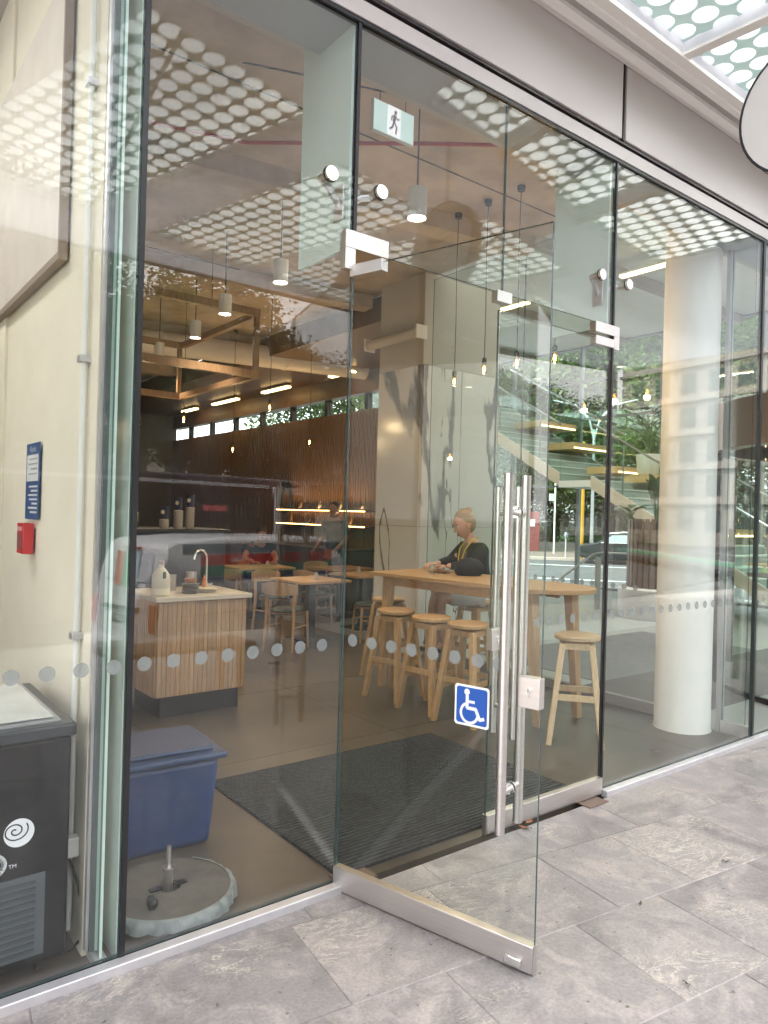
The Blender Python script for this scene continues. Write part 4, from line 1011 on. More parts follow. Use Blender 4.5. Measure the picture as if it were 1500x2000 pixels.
for i, (y0, y1) in enumerate(((7.3, 8.0), (9.4, 10.4), (11.5, 12.7), (13.6, 14.4))):
    strip((5.2, y0, 3.93), (5.2, y1, 3.93), ('warm strip light on the timber soffit nearest the marble pillar', 'second warm strip light on the timber soffit', 'third warm strip light on the timber soffit', 'farthest warm strip light on the timber soffit')[i])
for i, (x, y0, y1) in enumerate(((8.2, 6.2, 7.7), (8.2, 3.2, 4.3), (8.2, 1.7, 2.5))):
    la = bpy.data.lights.new('strip_beam', 'AREA'); la.shape = 'RECTANGLE'; la.size = .1; la.size_y = y1-y0; la.energy = 30; la.color = (1, .9, .76)
    lo = bpy.data.objects.new('strip_beam', la); COL.objects.link(lo)
    lo.parent = strip((x, y0, 5.44), (x, y1, 5.44), ('lobby strip light left of the white column, above the bulbs', 'lobby strip light just left of the white column', 'lobby strip light right of the white column')[i]); lo.location = (0, (y1-y0)/2, -.03)
LPAN = emis('panel_light', (1, .98, .93), 4.2)
for i, y in enumerate((.9, 2.0, 3.1, 4.2)):
    t = thing('ceiling_panel_light', 'square white ceiling light panel over the freezer, %s from the window' % ('first', 'second', 'third', 'fourth')[i], 'ceiling light', (-2.5, y, 4.25), group='square ceiling light panels')
    MB().box(-.3, .3, -.3, .3, 0, .02).build('diffuser', LPAN, t); MB().box(-.32, .32, -.32, .32, .021, .06).build('frame', WHITEPL, t)
# exit sign
ex = thing('exit_sign', 'lit white running man exit sign hanging inside above the doors', 'exit sign', (.97, 1.0, 3.98))
MB().box(-.16, .16, -.014, .014, -.095, .095).build('case', M('exit_case', (.6, .62, .62), .4), ex, bev=.003)
MB().box(-.155, .155, -.0165, -.0145, -.09, .09).build('lit_face', emis('exit_green', (.50, .74, .72), .17), ex)
MB().box(-.05, .05, -.0185, -.017, -.09, .09).build('white_field', emis('exit_white', (.8, .8, .86), .22), ex)
rm = MB(); 
rm.prism([(.008+.012*cos(t*pi/6), .058+.012*sin(t*pi/6)) for t in range(12)], 0, .0008)
ribbon(rm, [(.004, .04), (-.004, .0)], .022, 0, .0008); ribbon(rm, [(-.004, .0), (.018, -.03), (.012, -.07)], .012, 0, .0010); ribbon(rm, [(-.004, .0), (-.014, -.035), (-.036, -.055)], .012, 0, .0012)
ribbon(rm, [(.006, .038), (.026, .018), (.036, .028)], .009, 0, .0014); ribbon(rm, [(0, .038), (-.022, .024), (-.024, .002)], .009, 0, .0016)
flat(rm, -.0188).build('running_man', M('exit_grey', (.60, .66, .66), .5), ex, smooth=0)
for x in (-.1, .1): MB().cyl((x, 0, .095), (x, 0, .34), .003, n=6).build('hanging_wire', BLACKP, ex)
cw = tag(MB().tube([(.2, 1.5, 4.28), (1.5, .9, 4.22), (2.3, .62, 4.28)], .006, 6).build('ceiling_cable', BLACKP, None), 'thin black cable sagging below the ceiling near the exit sign', 'cable')

# ------------------------------------------------------------------ white column and lobby partition
colm = thing('round_column', 'thick round white column just inside the right window', 'column', (3.555, .475, 0))
MB().lathe([(.212, 0), (.205, .012), (.205, 4.3)], 48).build('shaft', MINTCOL, colm)
pt = thing('glass_partition', 'inner glass wall between the cafe and the lobby', 'partition', (3.70, 0, 0))
for i, (a, b) in enumerate(((.06, .235), (.70, 2.3), (2.31, 3.66))):
    mb = MB().box(-.005, .005, a, b, .09, 4.25); mb.m[0:6] = [1,1,1,0,1,0]; mb.build('pane', [G_IN, G_EDGE], pt, smooth=0)
MB().box(-.03, .03, .70, 3.66, .001, .09).build('kerb', M('kerb_metal', (.25, .24, .225), .45), pt, bev=.003)
MB().box(-.035, .035, .238, .266, .0, 4.3).build('post', M('post_grey', (.32, .34, .33), .4), pt)
MB().box(-.025, .025, .02, .235, .001, .089).build('plate', ALU, pt)
for i in range(24): dot((-.0058, 1.0+i*.108, 1.02), pt, (0, pi/2, 0))

# lobby far glazing
lg = thing('lobby_glazing', 'tall lobby window wall with grey transoms in front of the trees', 'window wall', (12.45, 0, 0))
FRM = M('frame_grey', (.20, .21, .22), .4)
for i in range(8):
    y = -.2 + i*2.1
    MB().box(-.05, .05, y-.035, y+.035, 0, 5.66).build('mullion', FRM, lg)
    for j, (a, b) in enumerate(((.05, 2.35), (2.42, 3.92), (3.97, 4.82), (4.87, 5.62))):
        MB().box(-.005, .005, y+.036, y+2.064, a, b).build('pane', G_IN, lg, smooth=0)
for z in (0.0, 2.35, 3.92, 4.82, 5.62): MB().box(-.04, .04, -.2, 14.9, z, z+.05).build('transom', FRM, lg)
# stair
TREAD = M('stair_tread', (.68, .69, .68), .5); LED = emis('tread_light', (1, .66, .3), 3.0)
WOODL = wood('bench_oak', (.5, .3, .14), (.64, .42, .22), (9, .7, 9))
stc = thing('staircase', 'wide stair with glass sides and lit timber seats in the lobby', 'staircase', (10.0, 0, 0))
STEPM = M('stair_riser', (.36, .38, .38), .6); G_ST = glassmat('stair_glass', (.90, .968, .945), .035)
def flight(y0, z0, n, dy=.285, dz=.164):
    for i in range(n):
        MB().box(.06, 2.2, y0+i*dy, y0+(i+1)*dy+.02, z0+i*dz+.004, z0+(i+1)*dz-.022).build('step', STEPM, stc); MB().box(.055, 2.2, y0+i*dy-.02, y0+(i+1)*dy+.001, z0+(i+1)*dz-.021, z0+(i+1)*dz).build('tread', TREAD, stc)
    L = n*dy; Hh = n*dz
    for x in (0.02, 2.22):
        mb = MB().add([(x-.02, y0, z0-.10), (x+.02, y0, z0-.10), (x+.02, y0+L, z0+Hh-.16), (x-.02, y0+L, z0+Hh-.16), (x-.02, y0, z0+.16), (x+.02, y0, z0+.16), (x+.02, y0+L, z0+Hh+.09), (x-.02, y0+L, z0+Hh+.09)],
                      [(0,3,2,1),(4,5,6,7),(0,1,5,4),(1,2,6,5),(2,3,7,6),(3,0,4,7)]); mb.build('stringer', M('stringer_pale', (.52, .46, .38), .5) if 'stringer_pale' not in bpy.data.materials else bpy.data.materials['stringer_pale'], stc)
        mb = MB().add([(x-.006+.03, y0, z0+.17), (x+.006+.03, y0, z0+.17), (x+.006+.03, y0+L, z0+Hh+.10), (x-.006+.03, y0+L, z0+Hh+.10), (x-.006+.03, y0, z0+1.12), (x+.006+.03, y0, z0+1.12), (x+.006+.03, y0+L, z0+Hh+1.07), (x-.006+.03, y0+L, z0+Hh+1.07)],
                      [(0,3,2,1),(4,5,6,7),(0,1,5,4),(1,2,6,5),(2,3,7,6),(3,0,4,7)]); mb.build('glass_side', G_ST, stc, smooth=0)
        MB().cyl((x+.03, y0, z0+1.13), (x+.03, y0+L, z0+Hh+1.08), .022, n=10).build('handrail', CHROME, stc)
        for k in range(3):
            q = y0 + L*(k+.5)/3; zz = z0 + Hh*(k+.5)/3
            MB().box(x+.045, x+.06, q-.015, q+.015, zz-.05, zz+1.1).build('baluster', FRM, stc)
flight(2.1, 0.05, 14); flight(6.85, 2.35, 12)
MB().box(0.0, 2.24, 6.09, 6.85, 2.22, 2.35).build('landing', TREAD, stc)
MB().box(.02, .035, 6.09, 6.85, 2.36, 3.4).build('glass_side', G_ST, stc, smooth=0)
for i, (y, z) in enumerate(((2.9, .62), (3.9, 1.2), (5.2, 2.2), (6.1, 2.4), (7.2, 2.95), (8.1, 3.5))):
    b_ = MB().box(.9, 2.15, y, y+.75, z+.14, z+.28).build('timber_seat', WOODL, stc)
    MB().box(.92, 2.1, y-.012, y-.001, z+.15, z+.175).build('seat_light', LED, b_)
# planter drum with plants
pd = thing('slatted_planter', 'round planter of upright brown slats on a white drum base', 'planter', (9.15, 4.15, 0))
MB().lathe([(0, 0), (.56, 0), (.58, .03), (.58, .48), (.5, .5), (0, .5)], 40).build('base', M('drum_white', (.68, .66, .68), .5), pd)
MB().lathe([(0, .5), (.40, .5), (.40, 1.58), (0, 1.58)], 30).build('core', M('core_dark', (.02, .015, .01), .8), pd)
sm = MB().box(-.02, .02, -.032, .032, .505, 1.62).mesh('slat', DARKOAK)
for k in range(28):
    a = 2*pi*k/28; o = bpy.data.objects.new('slat', sm); COL.objects.link(o); o.parent = pd; o.location = (.43*cos(a), .43*sin(a), 0); o.rotation_euler = (0, 0, a)
LEAFM = M('leaf_dark', (.035, .075, .022), .4, var=.3, vscale=3); LEAFM2 = M('leaf_mid', (.06, .13, .03), .45, var=.3, vscale=3)
def leaf(mb, base, tip, wd, bend=.1, n=6):
    base, tip = Vector(base), Vector(tip); d = tip-base; s = d.cross(Vector((0, 0, 1)))
    s = s.normalized() if s.length > 1e-4 else Vector((1, 0, 0)); nn = s.cross(d).normalized()
    vs = []
    for i in range(n+1):
        t = i/n; c = base + d*t + nn*(bend*4*t*(1-t)*d.length) ; ww = wd*sin(pi*min(1, t*.92+.08))**.8
        vs += [c - s*ww + nn*ww*.25, c, c + s*ww + nn*ww*.25]
    mb.add(vs, [f for i in range(n) for f in ((3*i, 3*i+1, 3*i+4, 3*i+3), (3*i+1, 3*i+2, 3*i+5, 3*i+4))])
def leafplant(name, label, loc, n, h, L, wd, seed, upright=.6):
    rr = random.Random(seed); t = thing(name, label, 'plant', loc)
    stm = MB()
    for i in range(n):
        a = rr.uniform(0, 2*pi); out_ = rr.uniform(.15, .6)*L; hh = h*rr.uniform(.45, 1)
        p1 = (cos(a)*out_*.5, sin(a)*out_*.5, hh*.75)
        stm.tube([(0.02*cos(a), .02*sin(a), 0), (cos(a)*out_*.2, sin(a)*out_*.2, hh*.4), p1], [.008, .007, .005], 5)
        m = MB(); leaf(m, p1, (cos(a)*(out_*.5+L*(1-upright)), sin(a)*(out_*.5+L*(1-upright)), hh*.75+L*upright), wd*rr.uniform(.7, 1.1), .08)
        m.build('leaf', LEAFM if i % 2 else LEAFM2, t)
    stm.build('stems', LEAFM2, t); return t
leafplant('broad_leaf_plant', 'tall broad leaved plant growing out of the slatted planter', (9.15, 4.15, 1.58), 14, .75, .42, .10, 2, .75)
leafplant('trailing_plant', 'bushy plant at the left edge of the slatted planter', (8.86, 4.45, 1.575), 9, .3, .3, .07, 4, .2)
wpt = thing('plant_pot', 'white round plant pot on the upper stair seats', 'pot', (11.2, 5.62, 2.485))
MB().lathe([(0, 0), (.16, 0), (.20, .05), (.235, .42), (.215, .42), (.2, .38), (0, .38)], 30).build('pot', M('pot_white', (.66, .62, .58), .6), wpt)
pm = thing('palm_plant', 'spiky palm like plant in the white pot', 'plant', (11.2, 5.62, 2.87)); rr = random.Random(8)
for i in range(22):
    a = rr.uniform(0, 2*pi); m = MB(); sp_ = rr.uniform(.1, .5); hh = rr.uniform(.5, 1.0)
    m.tube([(0, 0, 0), (cos(a)*sp_*.25, sin(a)*sp_*.25, hh*.5), (cos(a)*sp_*.7, sin(a)*sp_*.7, hh*.95)], [.008, .006, .004], 5)
    for k in range(5):
        aa = a + (k-2)*.5; leaf(m, (cos(a)*sp_*.7, sin(a)*sp_*.7, hh*.95), (cos(a)*sp_*.7+.3*cos(aa), sin(a)*sp_*.7+.3*sin(aa), hh*.95+.12-.06*abs(k-2)), .025, .1, 4)
    m.build('frond', LEAFM2 if i % 3 else LEAFM, pm)
# revolving door
rv = thing('revolving_door', 'curved glass revolving door with dark posts at the right', 'revolving door', (6.25, .0, 0))
BRZ = M('bronze_dark', (.05, .045, .045), .25, .8)
for a0, a1 in ((120, 205), (-25, 60), (60, 120)):
    n = 14
    if (a0, a1) == (60, 120): continue
    MB().lathe([(1.45, .05), (1.45, 2.3)], n, a0=radians(a0), a1=radians(a1)).build('curved_pane', G_IN, rv, smooth=60)
    MB().lathe([(1.43, .0), (1.47, .0), (1.47, .05), (1.43, .05), (1.43, 0)], n, a0=radians(a0), a1=radians(a1)).build('curved_sill', BRZ, rv)
MB().lathe([(1.36, 2.3), (1.5, 2.3), (1.5, 2.75), (1.36, 2.75), (1.36, 2.3)], 48, cap=False).build('header_ring', M('header_bronze', (.24, .19, .17), .3, .7), rv)
MB().lathe([(0, 2.74), (1.36, 2.74), (1.36, 2.76), (0, 2.76)], 48).build('drum_ceiling', FRM, rv)
for a in (120, 205, -25, 60): MB().cyl((1.45*cos(radians(a)), 1.45*sin(radians(a)), 0), (1.45*cos(radians(a)), 1.45*sin(radians(a)), 2.3), .05, n=14).build('post', BRZ, rv)
for k in range(3):
    a = radians(100 + 120*k); c_, s_ = cos(a), sin(a)
    MB().bar((.06*c_, .06*s_, 1.18), (1.38*c_, 1.38*s_, 1.18), .012, 2.1).build('wing', G_IN, rv, smooth=0)
    MB().bar((1.36*c_, 1.36*s_, .1), (1.36*c_, 1.36*s_, 2.28), .05, .05).build('wing_stile', BRZ, rv)
    MB().bar((.5*c_, .5*s_, 1.05), (1.2*c_, 1.2*s_, 1.05), .02, .05).build('push_bar', STEEL, rv)
MB().cyl((0, 0, 0), (0, 0, 2.3), .05, n=14).build('shaft', BRZ, rv)
pane(4.73, 4.79, .035, ZT)
MB().box(4.8, 7.7, -.03, .03, 2.76, 3.64).build('over_panel', G_PANE, fac, smooth=0)
vp = thing('vestibule_post', 'tall dark steel post beside the revolving door', 'post', (4.30, .72, 0))
MB().cyl((0, 0, 0), (0, 0, 2.62), .045, n=16).build('tube', M('post_dark', (.10, .105, .105), .3, .8), vp)
MB().lathe([(0, 0), (.08, 0), (.08, .012), (0, .012)], 18).build('foot', BRZ, vp)
# ramp rail in the lobby
rl = thing('ramp_handrail', 'steel ramp handrail with a flat post beyond the lobby', 'handrail', (9.2, 5.3, 0))
MB().box(-.06, .06, -.02, .02, 0, .92).build('post', M('rail_grey', (.5, .5, .5), .4, .5), rl)
MB().tube([(-1.4, -.05, .45), (-.15, 0, .98), (.05, .0, 1.0), (.6, -.35, 1.0)], .018, 10).build('rail', STEEL, rl)
# ------------------------------------------------------------------ people
SKIN = M('skin', (.58, .35, .26), .5, var=.06, vscale=9); SKIN2 = M('skin_tan', (.30, .16, .10), .5)
EYE = M('eye_dark', (.02, .015, .012), .3); LIP = M('lips', (.32, .11, .09), .5); EYEW = M('eye_white', (.6, .56, .52), .3)
def skin_mesh(chains, sub=2):
    """chains: list of [(pos, radius), ...]; first point of later chains may coincide with an earlier one"""
    vs, es, rs, idx = [], [], [], {}
    for ch in chains:
        prev = None
        for p, r in ch:
            k = tuple(round(q, 4) for q in p)
            if k not in idx: idx[k] = len(vs); vs.append(p); rs.append(r)
            if prev is not None and prev != idx[k]: es.append((prev, idx[k]))
            prev = idx[k]
    me = bpy.data.meshes.new('sk'); me.from_pydata(vs, es, []); o = bpy.data.objects.new('sk', me); COL.objects.link(o)
    sk = o.modifiers.new('skin', 'SKIN'); ss = o.modifiers.new('ss', 'SUBSURF'); ss.levels = sub; ss.render_levels = sub
    if not me.skin_vertices: 
        bm = bmesh.new(); bm.from_mesh(me); bm.verts.layers.skin.verify(); bm.to_mesh(me); bm.free()
    for i, d in enumerate(me.skin_vertices[0].data):
        r = rs[i]; d.radius = r if isinstance(r, tuple) else (r, r); d.use_root = (i == 0)
    dg = bpy.context.evaluated_depsgraph_get(); dg.update()
    m2 = bpy.data.meshes.new_from_object(o.evaluated_get(dg)); bpy.data.objects.remove(o)
    V = [tuple(v.co) for v in m2.vertices]; F = [tuple(p.vertices) for p in m2.polygons]; bpy.data.meshes.remove(m2)
    return V, F
def head(mb, R):
    """adds a head; R maps head space (face +x, up z, centre of skull) to body space"""
    st = mb.mark()
    def fn(p, q):
        if p.z < 0:
            k = -p.z
            q.y *= 1 - .42*k; q.x = q.x*(1 - .30*k) + .022*k
        if p.x > .2 and abs(p.y) < .5: q.x += .006*(1-abs(p.z))
        if p.x > .6 and abs(p.z-.08) < .22 and .18 < abs(p.y) < .62: q.x -= .010
        if p.x > .7 and -.95 < p.z < -.6: q.x += .008
        return q
    mb.sph((0, 0, 0), (.096, .075, .122), 28, 22, 0, fn)
    mb.add([(.094,0,.022),(.098,-.012,-.02),(.122,0,-.030),(.098,.012,-.02),(.094,-.015,-.036),(.094,.015,-.036)], [(0,1,2),(0,2,3),(1,4,2),(2,5,3),(4,5,2)], 0)
    for s in (-1, 1):
        mb.sph((.082, s*.031, .010), (.012, .014, .009), 10, 6, 3); mb.sph((.0915, s*.031, .010), (.004, .006, .006), 8, 6, 1)
        mb.sph((.086, s*.032, .030), (.010, .020, .004), 8, 5, 4)
        mb.sph((.0, s*.074, -.005), (.019, .010, .032), 10, 7, 0)
    mb.sph((.088, 0, -.062), (.010, .024, .007), 10, 6, 2)
    mb.xf(R, st)
def hand(mb, w, d, nrm, s=1.0, curl=.5, left=False):
    """wrist w, pointing d, palm normal nrm; five separate bent fingers"""
    d = Vector(d).normalized(); nrm = Vector(nrm); nrm = (nrm - d*nrm.dot(d)).normalized(); sd = d.cross(nrm) * (-1 if left else 1); w = Vector(w)
    st = mb.mark()
    Rm = Matrix((( d.x, sd.x, nrm.x, w.x), (d.y, sd.y, nrm.y, w.y), (d.z, sd.z, nrm.z, w.z), (0,0,0,1)))
    mb.sph((.045*s, 0, 0), (.052*s, .038*s, .016*s), 14, 8)
    for k, (y, L) in enumerate(((-.029, .060), (-.010, .074), (.010, .078), (.028, .070))):
        y *= s; L *= s; a1 = curl; a2 = curl*2.0
        p0 = Vector((.082*s, y, 0)); p1 = p0 + Vector((cos(a1*.5)*L*.45, y*.10, sin(a1*.5)*L*.45)); p2 = p1 + Vector((cos(a1+.2)*L*.32, 0, sin(a1+.2)*L*.32)); p3 = p2 + Vector((cos(a2)*L*.25, 0, sin(a2)*L*.25))
        mb.tube([p0 - Vector((.012*s, 0, 0)), p0, p1, p2, p3], [.009*s, .0095*s, .0088*s, .008*s, .005*s], 8)
    mb.tube([(.02*s, .026*s, .004*s), (.045*s, .052*s, .014*s), (.072*s, .060*s, .022*s), (.092*s, .056*s, .028*s)], [.012*s, .011*s, .010*s, .006*s], 8)
    mb.xf(Rm, st)
def body_obj(name, mb, mats, parent):
    return mb.build(name, mats, parent, smooth=180)

# woman seated at the high table, facing -x
wm = thing('person', 'fair haired person in black jacket, yellow lanyard and white skirt at the high table', 'person', (3.37, 2.56, 0), radians(166))
b = MB()
HR = Matrix.Translation((.14, 0, 1.50)) @ Matrix.Rotation(radians(-6), 4, 'Z') @ Matrix.Rotation(radians(22), 4, 'Y') @ Matrix.Scale(1.1, 4)
V, F = skin_mesh([[((-.02,0,.86), .12), ((0,0,1.0), .11), ((.03,0,1.15), .115), ((.05,0,1.27), .09), ((.065,0,1.345), .047), ((.10,0,1.44), .048)],
                  [((-.02,0,.86), .12), ((.04,.09,.83), .095), ((.25,.10,.815), .08), ((.43,.09,.80), .062), ((.42,.08,.58), .052), ((.38,.07,.36), .036), ((.44,.07,.315), .03), ((.54,.075,.305), .026)],
                  [((-.02,0,.86), .12), ((.04,-.09,.83), .095), ((.25,-.08,.815), .08), ((.42,-.05,.80), .062), ((.44,-.05,.58), .052), ((.40,-.05,.36), .036), ((.46,-.05,.315), .03), ((.56,-.055,.305), .026)],
                  [((.05,0,1.27), .09), ((.05,.16,1.28), .052), ((.16,.20,1.13), .040), ((.40,.12,1.105), .027)],
                  [((.05,0,1.27), .09), ((.05,-.16,1.28), .052), ((.16,-.20,1.13), .040), ((.40,-.08,1.115), .027)]])
b.add(V, F); head(b, HR); hand(b, (.40,.12,1.105), (1,-.35,-.02), (0,.1,-1), 1, .5); hand(b, (.40,-.08,1.115), (1,.3,-.05), (0,-.1,-1), 1, .6, True)
body_obj('body', b, [SKIN, EYE, LIP, EYEW, M('brow', (.25, .16, .09), .7)], wm)
JK = M('jacket_black', (.004, .004, .006), .8, bump=.2, bscale=30)
V, F = skin_mesh([[((-.03,0,.90), .155), ((-.005,0,1.02), .148), ((.02,0,1.15), .150), ((.035,0,1.26), .118), ((.045,0,1.325), .072)],
                  [((.035,0,1.26), .118), ((.04,.165,1.275), .070), ((.10,.20,1.20), .066), ((.155,.215,1.13), .062), ((.37,.13,1.105), .042)],
                  [((.035,0,1.26), .118), ((.04,-.165,1.275), .070), ((.10,-.20,1.20), .066), ((.155,-.215,1.13), .062), ((.37,-.09,1.115), .042)]])
body_obj('jacket', MB().add(V, F), JK, wm)
V, F = skin_mesh([[((.03,0,1.335), .058), ((.075,0,1.30), .062), ((.10,0,1.22), .070), ((.115,0,1.10), .072)]])
body_obj('blouse', MB().add(V, F), M('blouse', (.16, .13, .12), .7, var=.9, vscale=55), wm)
ly = MB()
for s in (-1, 1): ly.tube([(.02, s*.062, 1.385), (.085, s*.066, 1.35), (.155, s*.050, 1.26), (.178, s*.036, 1.17), (.182, s*.02, 1.10)], .0065, 6)
ly.build('lanyard', M('lanyard_yellow', (.62, .45, .04), .6), wm)
V, F = skin_mesh([[((-.04,0,.87), .155), ((.05,.08,.84), .125), ((.24,.09,.825), .115), ((.385,.085,.805), .098)], [((-.04,0,.87), .155), ((.05,-.08,.84), .125), ((.24,-.075,.825), .115), ((.38,-.05,.805), .098)]])
mb = MB().add(V, F)
body_obj('skirt', mb, M('skirt_white', (.70, .70, .72), .8, bump=.3, bscale=12), wm)
HAIR = M('hair_blonde', (.34, .235, .105), .5, var=.5, vscale=12, stretch=(1, 1, 6), bump=.5, bscale=60)
hb = MB(); st = hb.mark()
_hr = random.Random(4)
for _k in range(70):
    _a = _hr.uniform(0.9, 5.4); _p = _hr.uniform(.15, 1.35)
    _c = Vector((-.012 + .104*sin(_p)*cos(_a), .083*sin(_p)*sin(_a), .022 + .118*cos(_p)))
    _d = Vector((-.04, 0, .11)) - _c
    hb.tube([_c*1.0, _c + _d*.33 + Vector((_hr.gauss(0,.006), _hr.gauss(0,.006), .012)), _c + _d*.8 + Vector((_hr.gauss(0,.01), _hr.gauss(0,.01), .02))], [.0022, .002, .0008], 4)
def hairfn(p, q):
    if p.x > .35: q.x -= .030*(p.x-.35)*max(0, 1.0-p.z)*2.4
    if p.z < -.1: q.y *= .86; q.x = min(q.x, -.005)
    if p.x > .30 and p.z < .42: q *= .80
    return q
hb.sph((-.012, 0, .022), (.104, .083, .118), 30, 22, 0, hairfn)
hb.sph((-.082, 0, .105), (.034, .036, .030), 16, 10); hb.xf(HR, st)
body_obj('hair', hb, HAIR, wm)
sh = MB()
for x, y in ((.48, .073), (.50, -.053)): sh.sph((x, y, .300), (.10, .042, .028), 14, 8)
sh.build('shoe', BLACKP, wm)

# seated man at the far table, facing -y a little left
mn_ = thing('person', 'dark haired person in a black t-shirt bent over the far table', 'person', (3.85, 7.90, 0), radians(-105))
b = MB(); HR = Matrix.Translation((.14, 0, 1.20)) @ Matrix.Rotation(radians(24), 4, 'Y')
V, F = skin_mesh([[((-.05,0,.55), .13), ((-.02,0,.70), .125), ((.02,0,.86), .13), ((.05,0,.99), .10), ((.07,0,1.06), .055), ((.11,0,1.15), .053)],
                  [((-.05,0,.55), .13), ((.02,.1,.52), .09), ((.40,.12,.50), .065), ((.40,.12,.08), .04), ((.50,.13,.04), .03)],
                  [((-.05,0,.55), .13), ((.02,-.1,.52), .09), ((.40,-.12,.50), .065), ((.40,-.12,.08), .04), ((.50,-.13,.04), .03)],
                  [((.05,0,.99), .10), ((.05,.19,.99), .058), ((.17,.25,.82), .046), ((.38,.16,.79), .032)],
                  [((.05,0,.99), .10), ((.05,-.19,.99), .058), ((.17,-.25,.82), .046), ((.38,-.16,.79), .032)]])
b.add(V, F); head(b, HR); hand(b, (.38,.16,.79), (1,-.5,0), (0,0,-1)); hand(b, (.38,-.16,.79), (1,.5,0), (0,0,-1), 1, .5, True)
body_obj('body', b, [SKIN2, EYE, LIP, EYEW, EYE], mn_)
V, F = skin_mesh([[((-.05,0,.56), .150), ((-.02,0,.70), .146), ((.02,0,.86), .150), ((.04,0,.98), .118), ((.055,0,1.035), .070)], [((.04,0,.98), .118), ((.045,.19,.985), .078), ((.11,.225,.90), .068)], [((.04,0,.98), .118), ((.045,-.19,.985), .078), ((.11,-.225,.90), .068)]])
body_obj('shirt', MB().add(V, F), JK, mn_)
V, F = skin_mesh([[((-.06,0,.53), .15), ((.02,.1,.52), .1), ((.40,.12,.50), .075), ((.40,.12,.12), .055)], [((-.06,0,.53), .15), ((.02,-.1,.52), .1), ((.40,-.12,.50), .075), ((.40,-.12,.12), .055)]])
body_obj('trousers', MB().add(V, F), M('trousers_dark', (.02, .022, .03), .8), mn_)
HB = M('hair_black', (.012, .010, .010), .5)
hb = MB(); hb.sph((-.012, 0, .030), (.106, .084, .112), 24, 18, 0, hairfn); hb.xf(HR); body_obj('hair', hb, HB, mn_)

def standing(label, loc, rz, shirt, legs, hair, skin, arm=.25):
    t = thing('person', label, 'person', loc, rz); b = MB(); HR = Matrix.Translation((.02, 0, 1.63))
    V, F = skin_mesh([[((0,0,.95), .13), ((0,0,1.12), .12), ((0,0,1.30), .13), ((0,0,1.42), .10), ((.0,0,1.49), .054), ((.01,0,1.58), .052)],
                      [((0,0,.95), .13), ((0,.09,.86), .09), ((.02,.10,.48), .058), ((-.01,.10,.09), .04), ((.11,.11,.04), .03)],
                      [((0,0,.95), .13), ((0,-.09,.86), .09), ((.02,-.10,.48), .058), ((-.01,-.10,.09), .04), ((.11,-.11,.04), .03)],
                      [((0,0,1.42), .10), ((0,.19,1.41), .058), ((.0,.25,1.15), .045), ((arm,.2,.98), .032)],
                      [((0,0,1.42), .10), ((0,-.19,1.41), .058), ((.0,-.25,1.15), .045), ((arm,-.2,.98), .032)]])
    b.add(V, F); head(b, HR)
    for s in (1, -1): hand(b, (arm, s*.2, .98), (.6, 0, -.5), (0, -s, 0), 1, .5, s < 0)
    body_obj('body', b, [skin, EYE, LIP, EYEW, EYE], t)
    V, F = skin_mesh([[((0,0,.93), .155), ((0,0,1.12), .148), ((0,0,1.30), .152), ((0,0,1.41), .12), ((0,0,1.46), .07)], [((0,0,1.41), .12), ((0,.19,1.405), .08), ((.0,.24,1.2), .066)], [((0,0,1.41), .12), ((0,-.19,1.405), .08), ((.0,-.24,1.2), .066)]])
    body_obj('shirt', MB().add(V, F), shirt, t)
    V, F = skin_mesh([[((0,0,.93), .15), ((0,.09,.84), .105), ((.02,.10,.48), .078), ((-.01,.10,.07), .06)], [((0,0,.93), .15), ((0,-.09,.84), .105), ((.02,-.10,.48), .078), ((-.01,-.10,.07), .06)]])
    body_obj('trousers', MB().add(V, F), legs, t)
    hb = MB(); hb.sph((-.012, 0, .030), (.106, .084, .112), 24, 18, 0, hairfn); hb.xf(HR); body_obj('hair', hb, hair, t)
    sh = MB()
    for s in (1, -1): sh.sph((.06, s*.105, .035), (.13, .05, .035), 14, 8)
    sh.build('shoe', BLACKP, t); return t
standing('barista in dark blue shirt standing before the lit shelves', (4.98, 7.42, 0), radians(200), M('shirt_navy', (.02, .023, .035), .7), M('apron_black', (.015, .015, .018), .8), HB, SKIN2)
standing('grey haired person in pale top and jeans behind the revolving door', (9.3, 2.05, 0), radians(120), M('shirt_white', (.6, .6, .58), .7), M('jeans', (.04, .06, .10), .8), M('hair_grey', (.4, .38, .36), .6), SKIN)
# ------------------------------------------------------------------ ground, streets
ASPH = M('asphalt', (.052, .052, .055), .85, var=.18, vscale=.8, bump=.2, bscale=40)
ASPH2 = M('asphalt_back', (.060, .060, .066), .85, var=.15, vscale=.6)
SZ = -.85
ground = struct(MB().box(-400, 400, -400, 400, -1.6, -.95).build('ground', M('ground_soil', (.10, .10, .09), .9, var=.2, vscale=.2)))
FD = Vector((.973, -.231, 0)); FNn = Vector((.231, .973, 0))
def strip_poly(o, d0, d1, s0, s1):       # quad between offsets d along -normal, s along direction
    o = Vector(o)
    return [tuple((o + FD*s - FNn*d).xy) for s, d in ((s0, d0), (s0, d1), (s1, d1), (s1, d0))]
road = struct(MB().prism(strip_poly((0, -6.6, 0), 0, 14, -80, 120), SZ-.2, SZ).build('road', ASPH))
for k in range(14): MB().prism(strip_poly((0, -6.6, 0), 6.8, 6.92, -40+k*8, -37+k*8), SZ+.002, SZ+.006).build('lane_mark', M('road_white', (.7, .7, .68), .7) if k == 0 else bpy.data.materials['road_white'], road)
LAWN = M('lawn', (.045, .095, .022), .9, var=.3, vscale=.7, bump=.4, bscale=30)
struct(MB().prism(strip_poly((0, -6.6, 0), 14.2, 80, -80, 140), SZ-.2, SZ+.12).build('park_lawn', LAWN))
struct(MB().prism(strip_poly((0, -6.6, 0), 14, 14.2, -80, 120), SZ-.2, SZ+.13).build('kerb', M('kerb_stone', (.32, .31, .30), .8)))
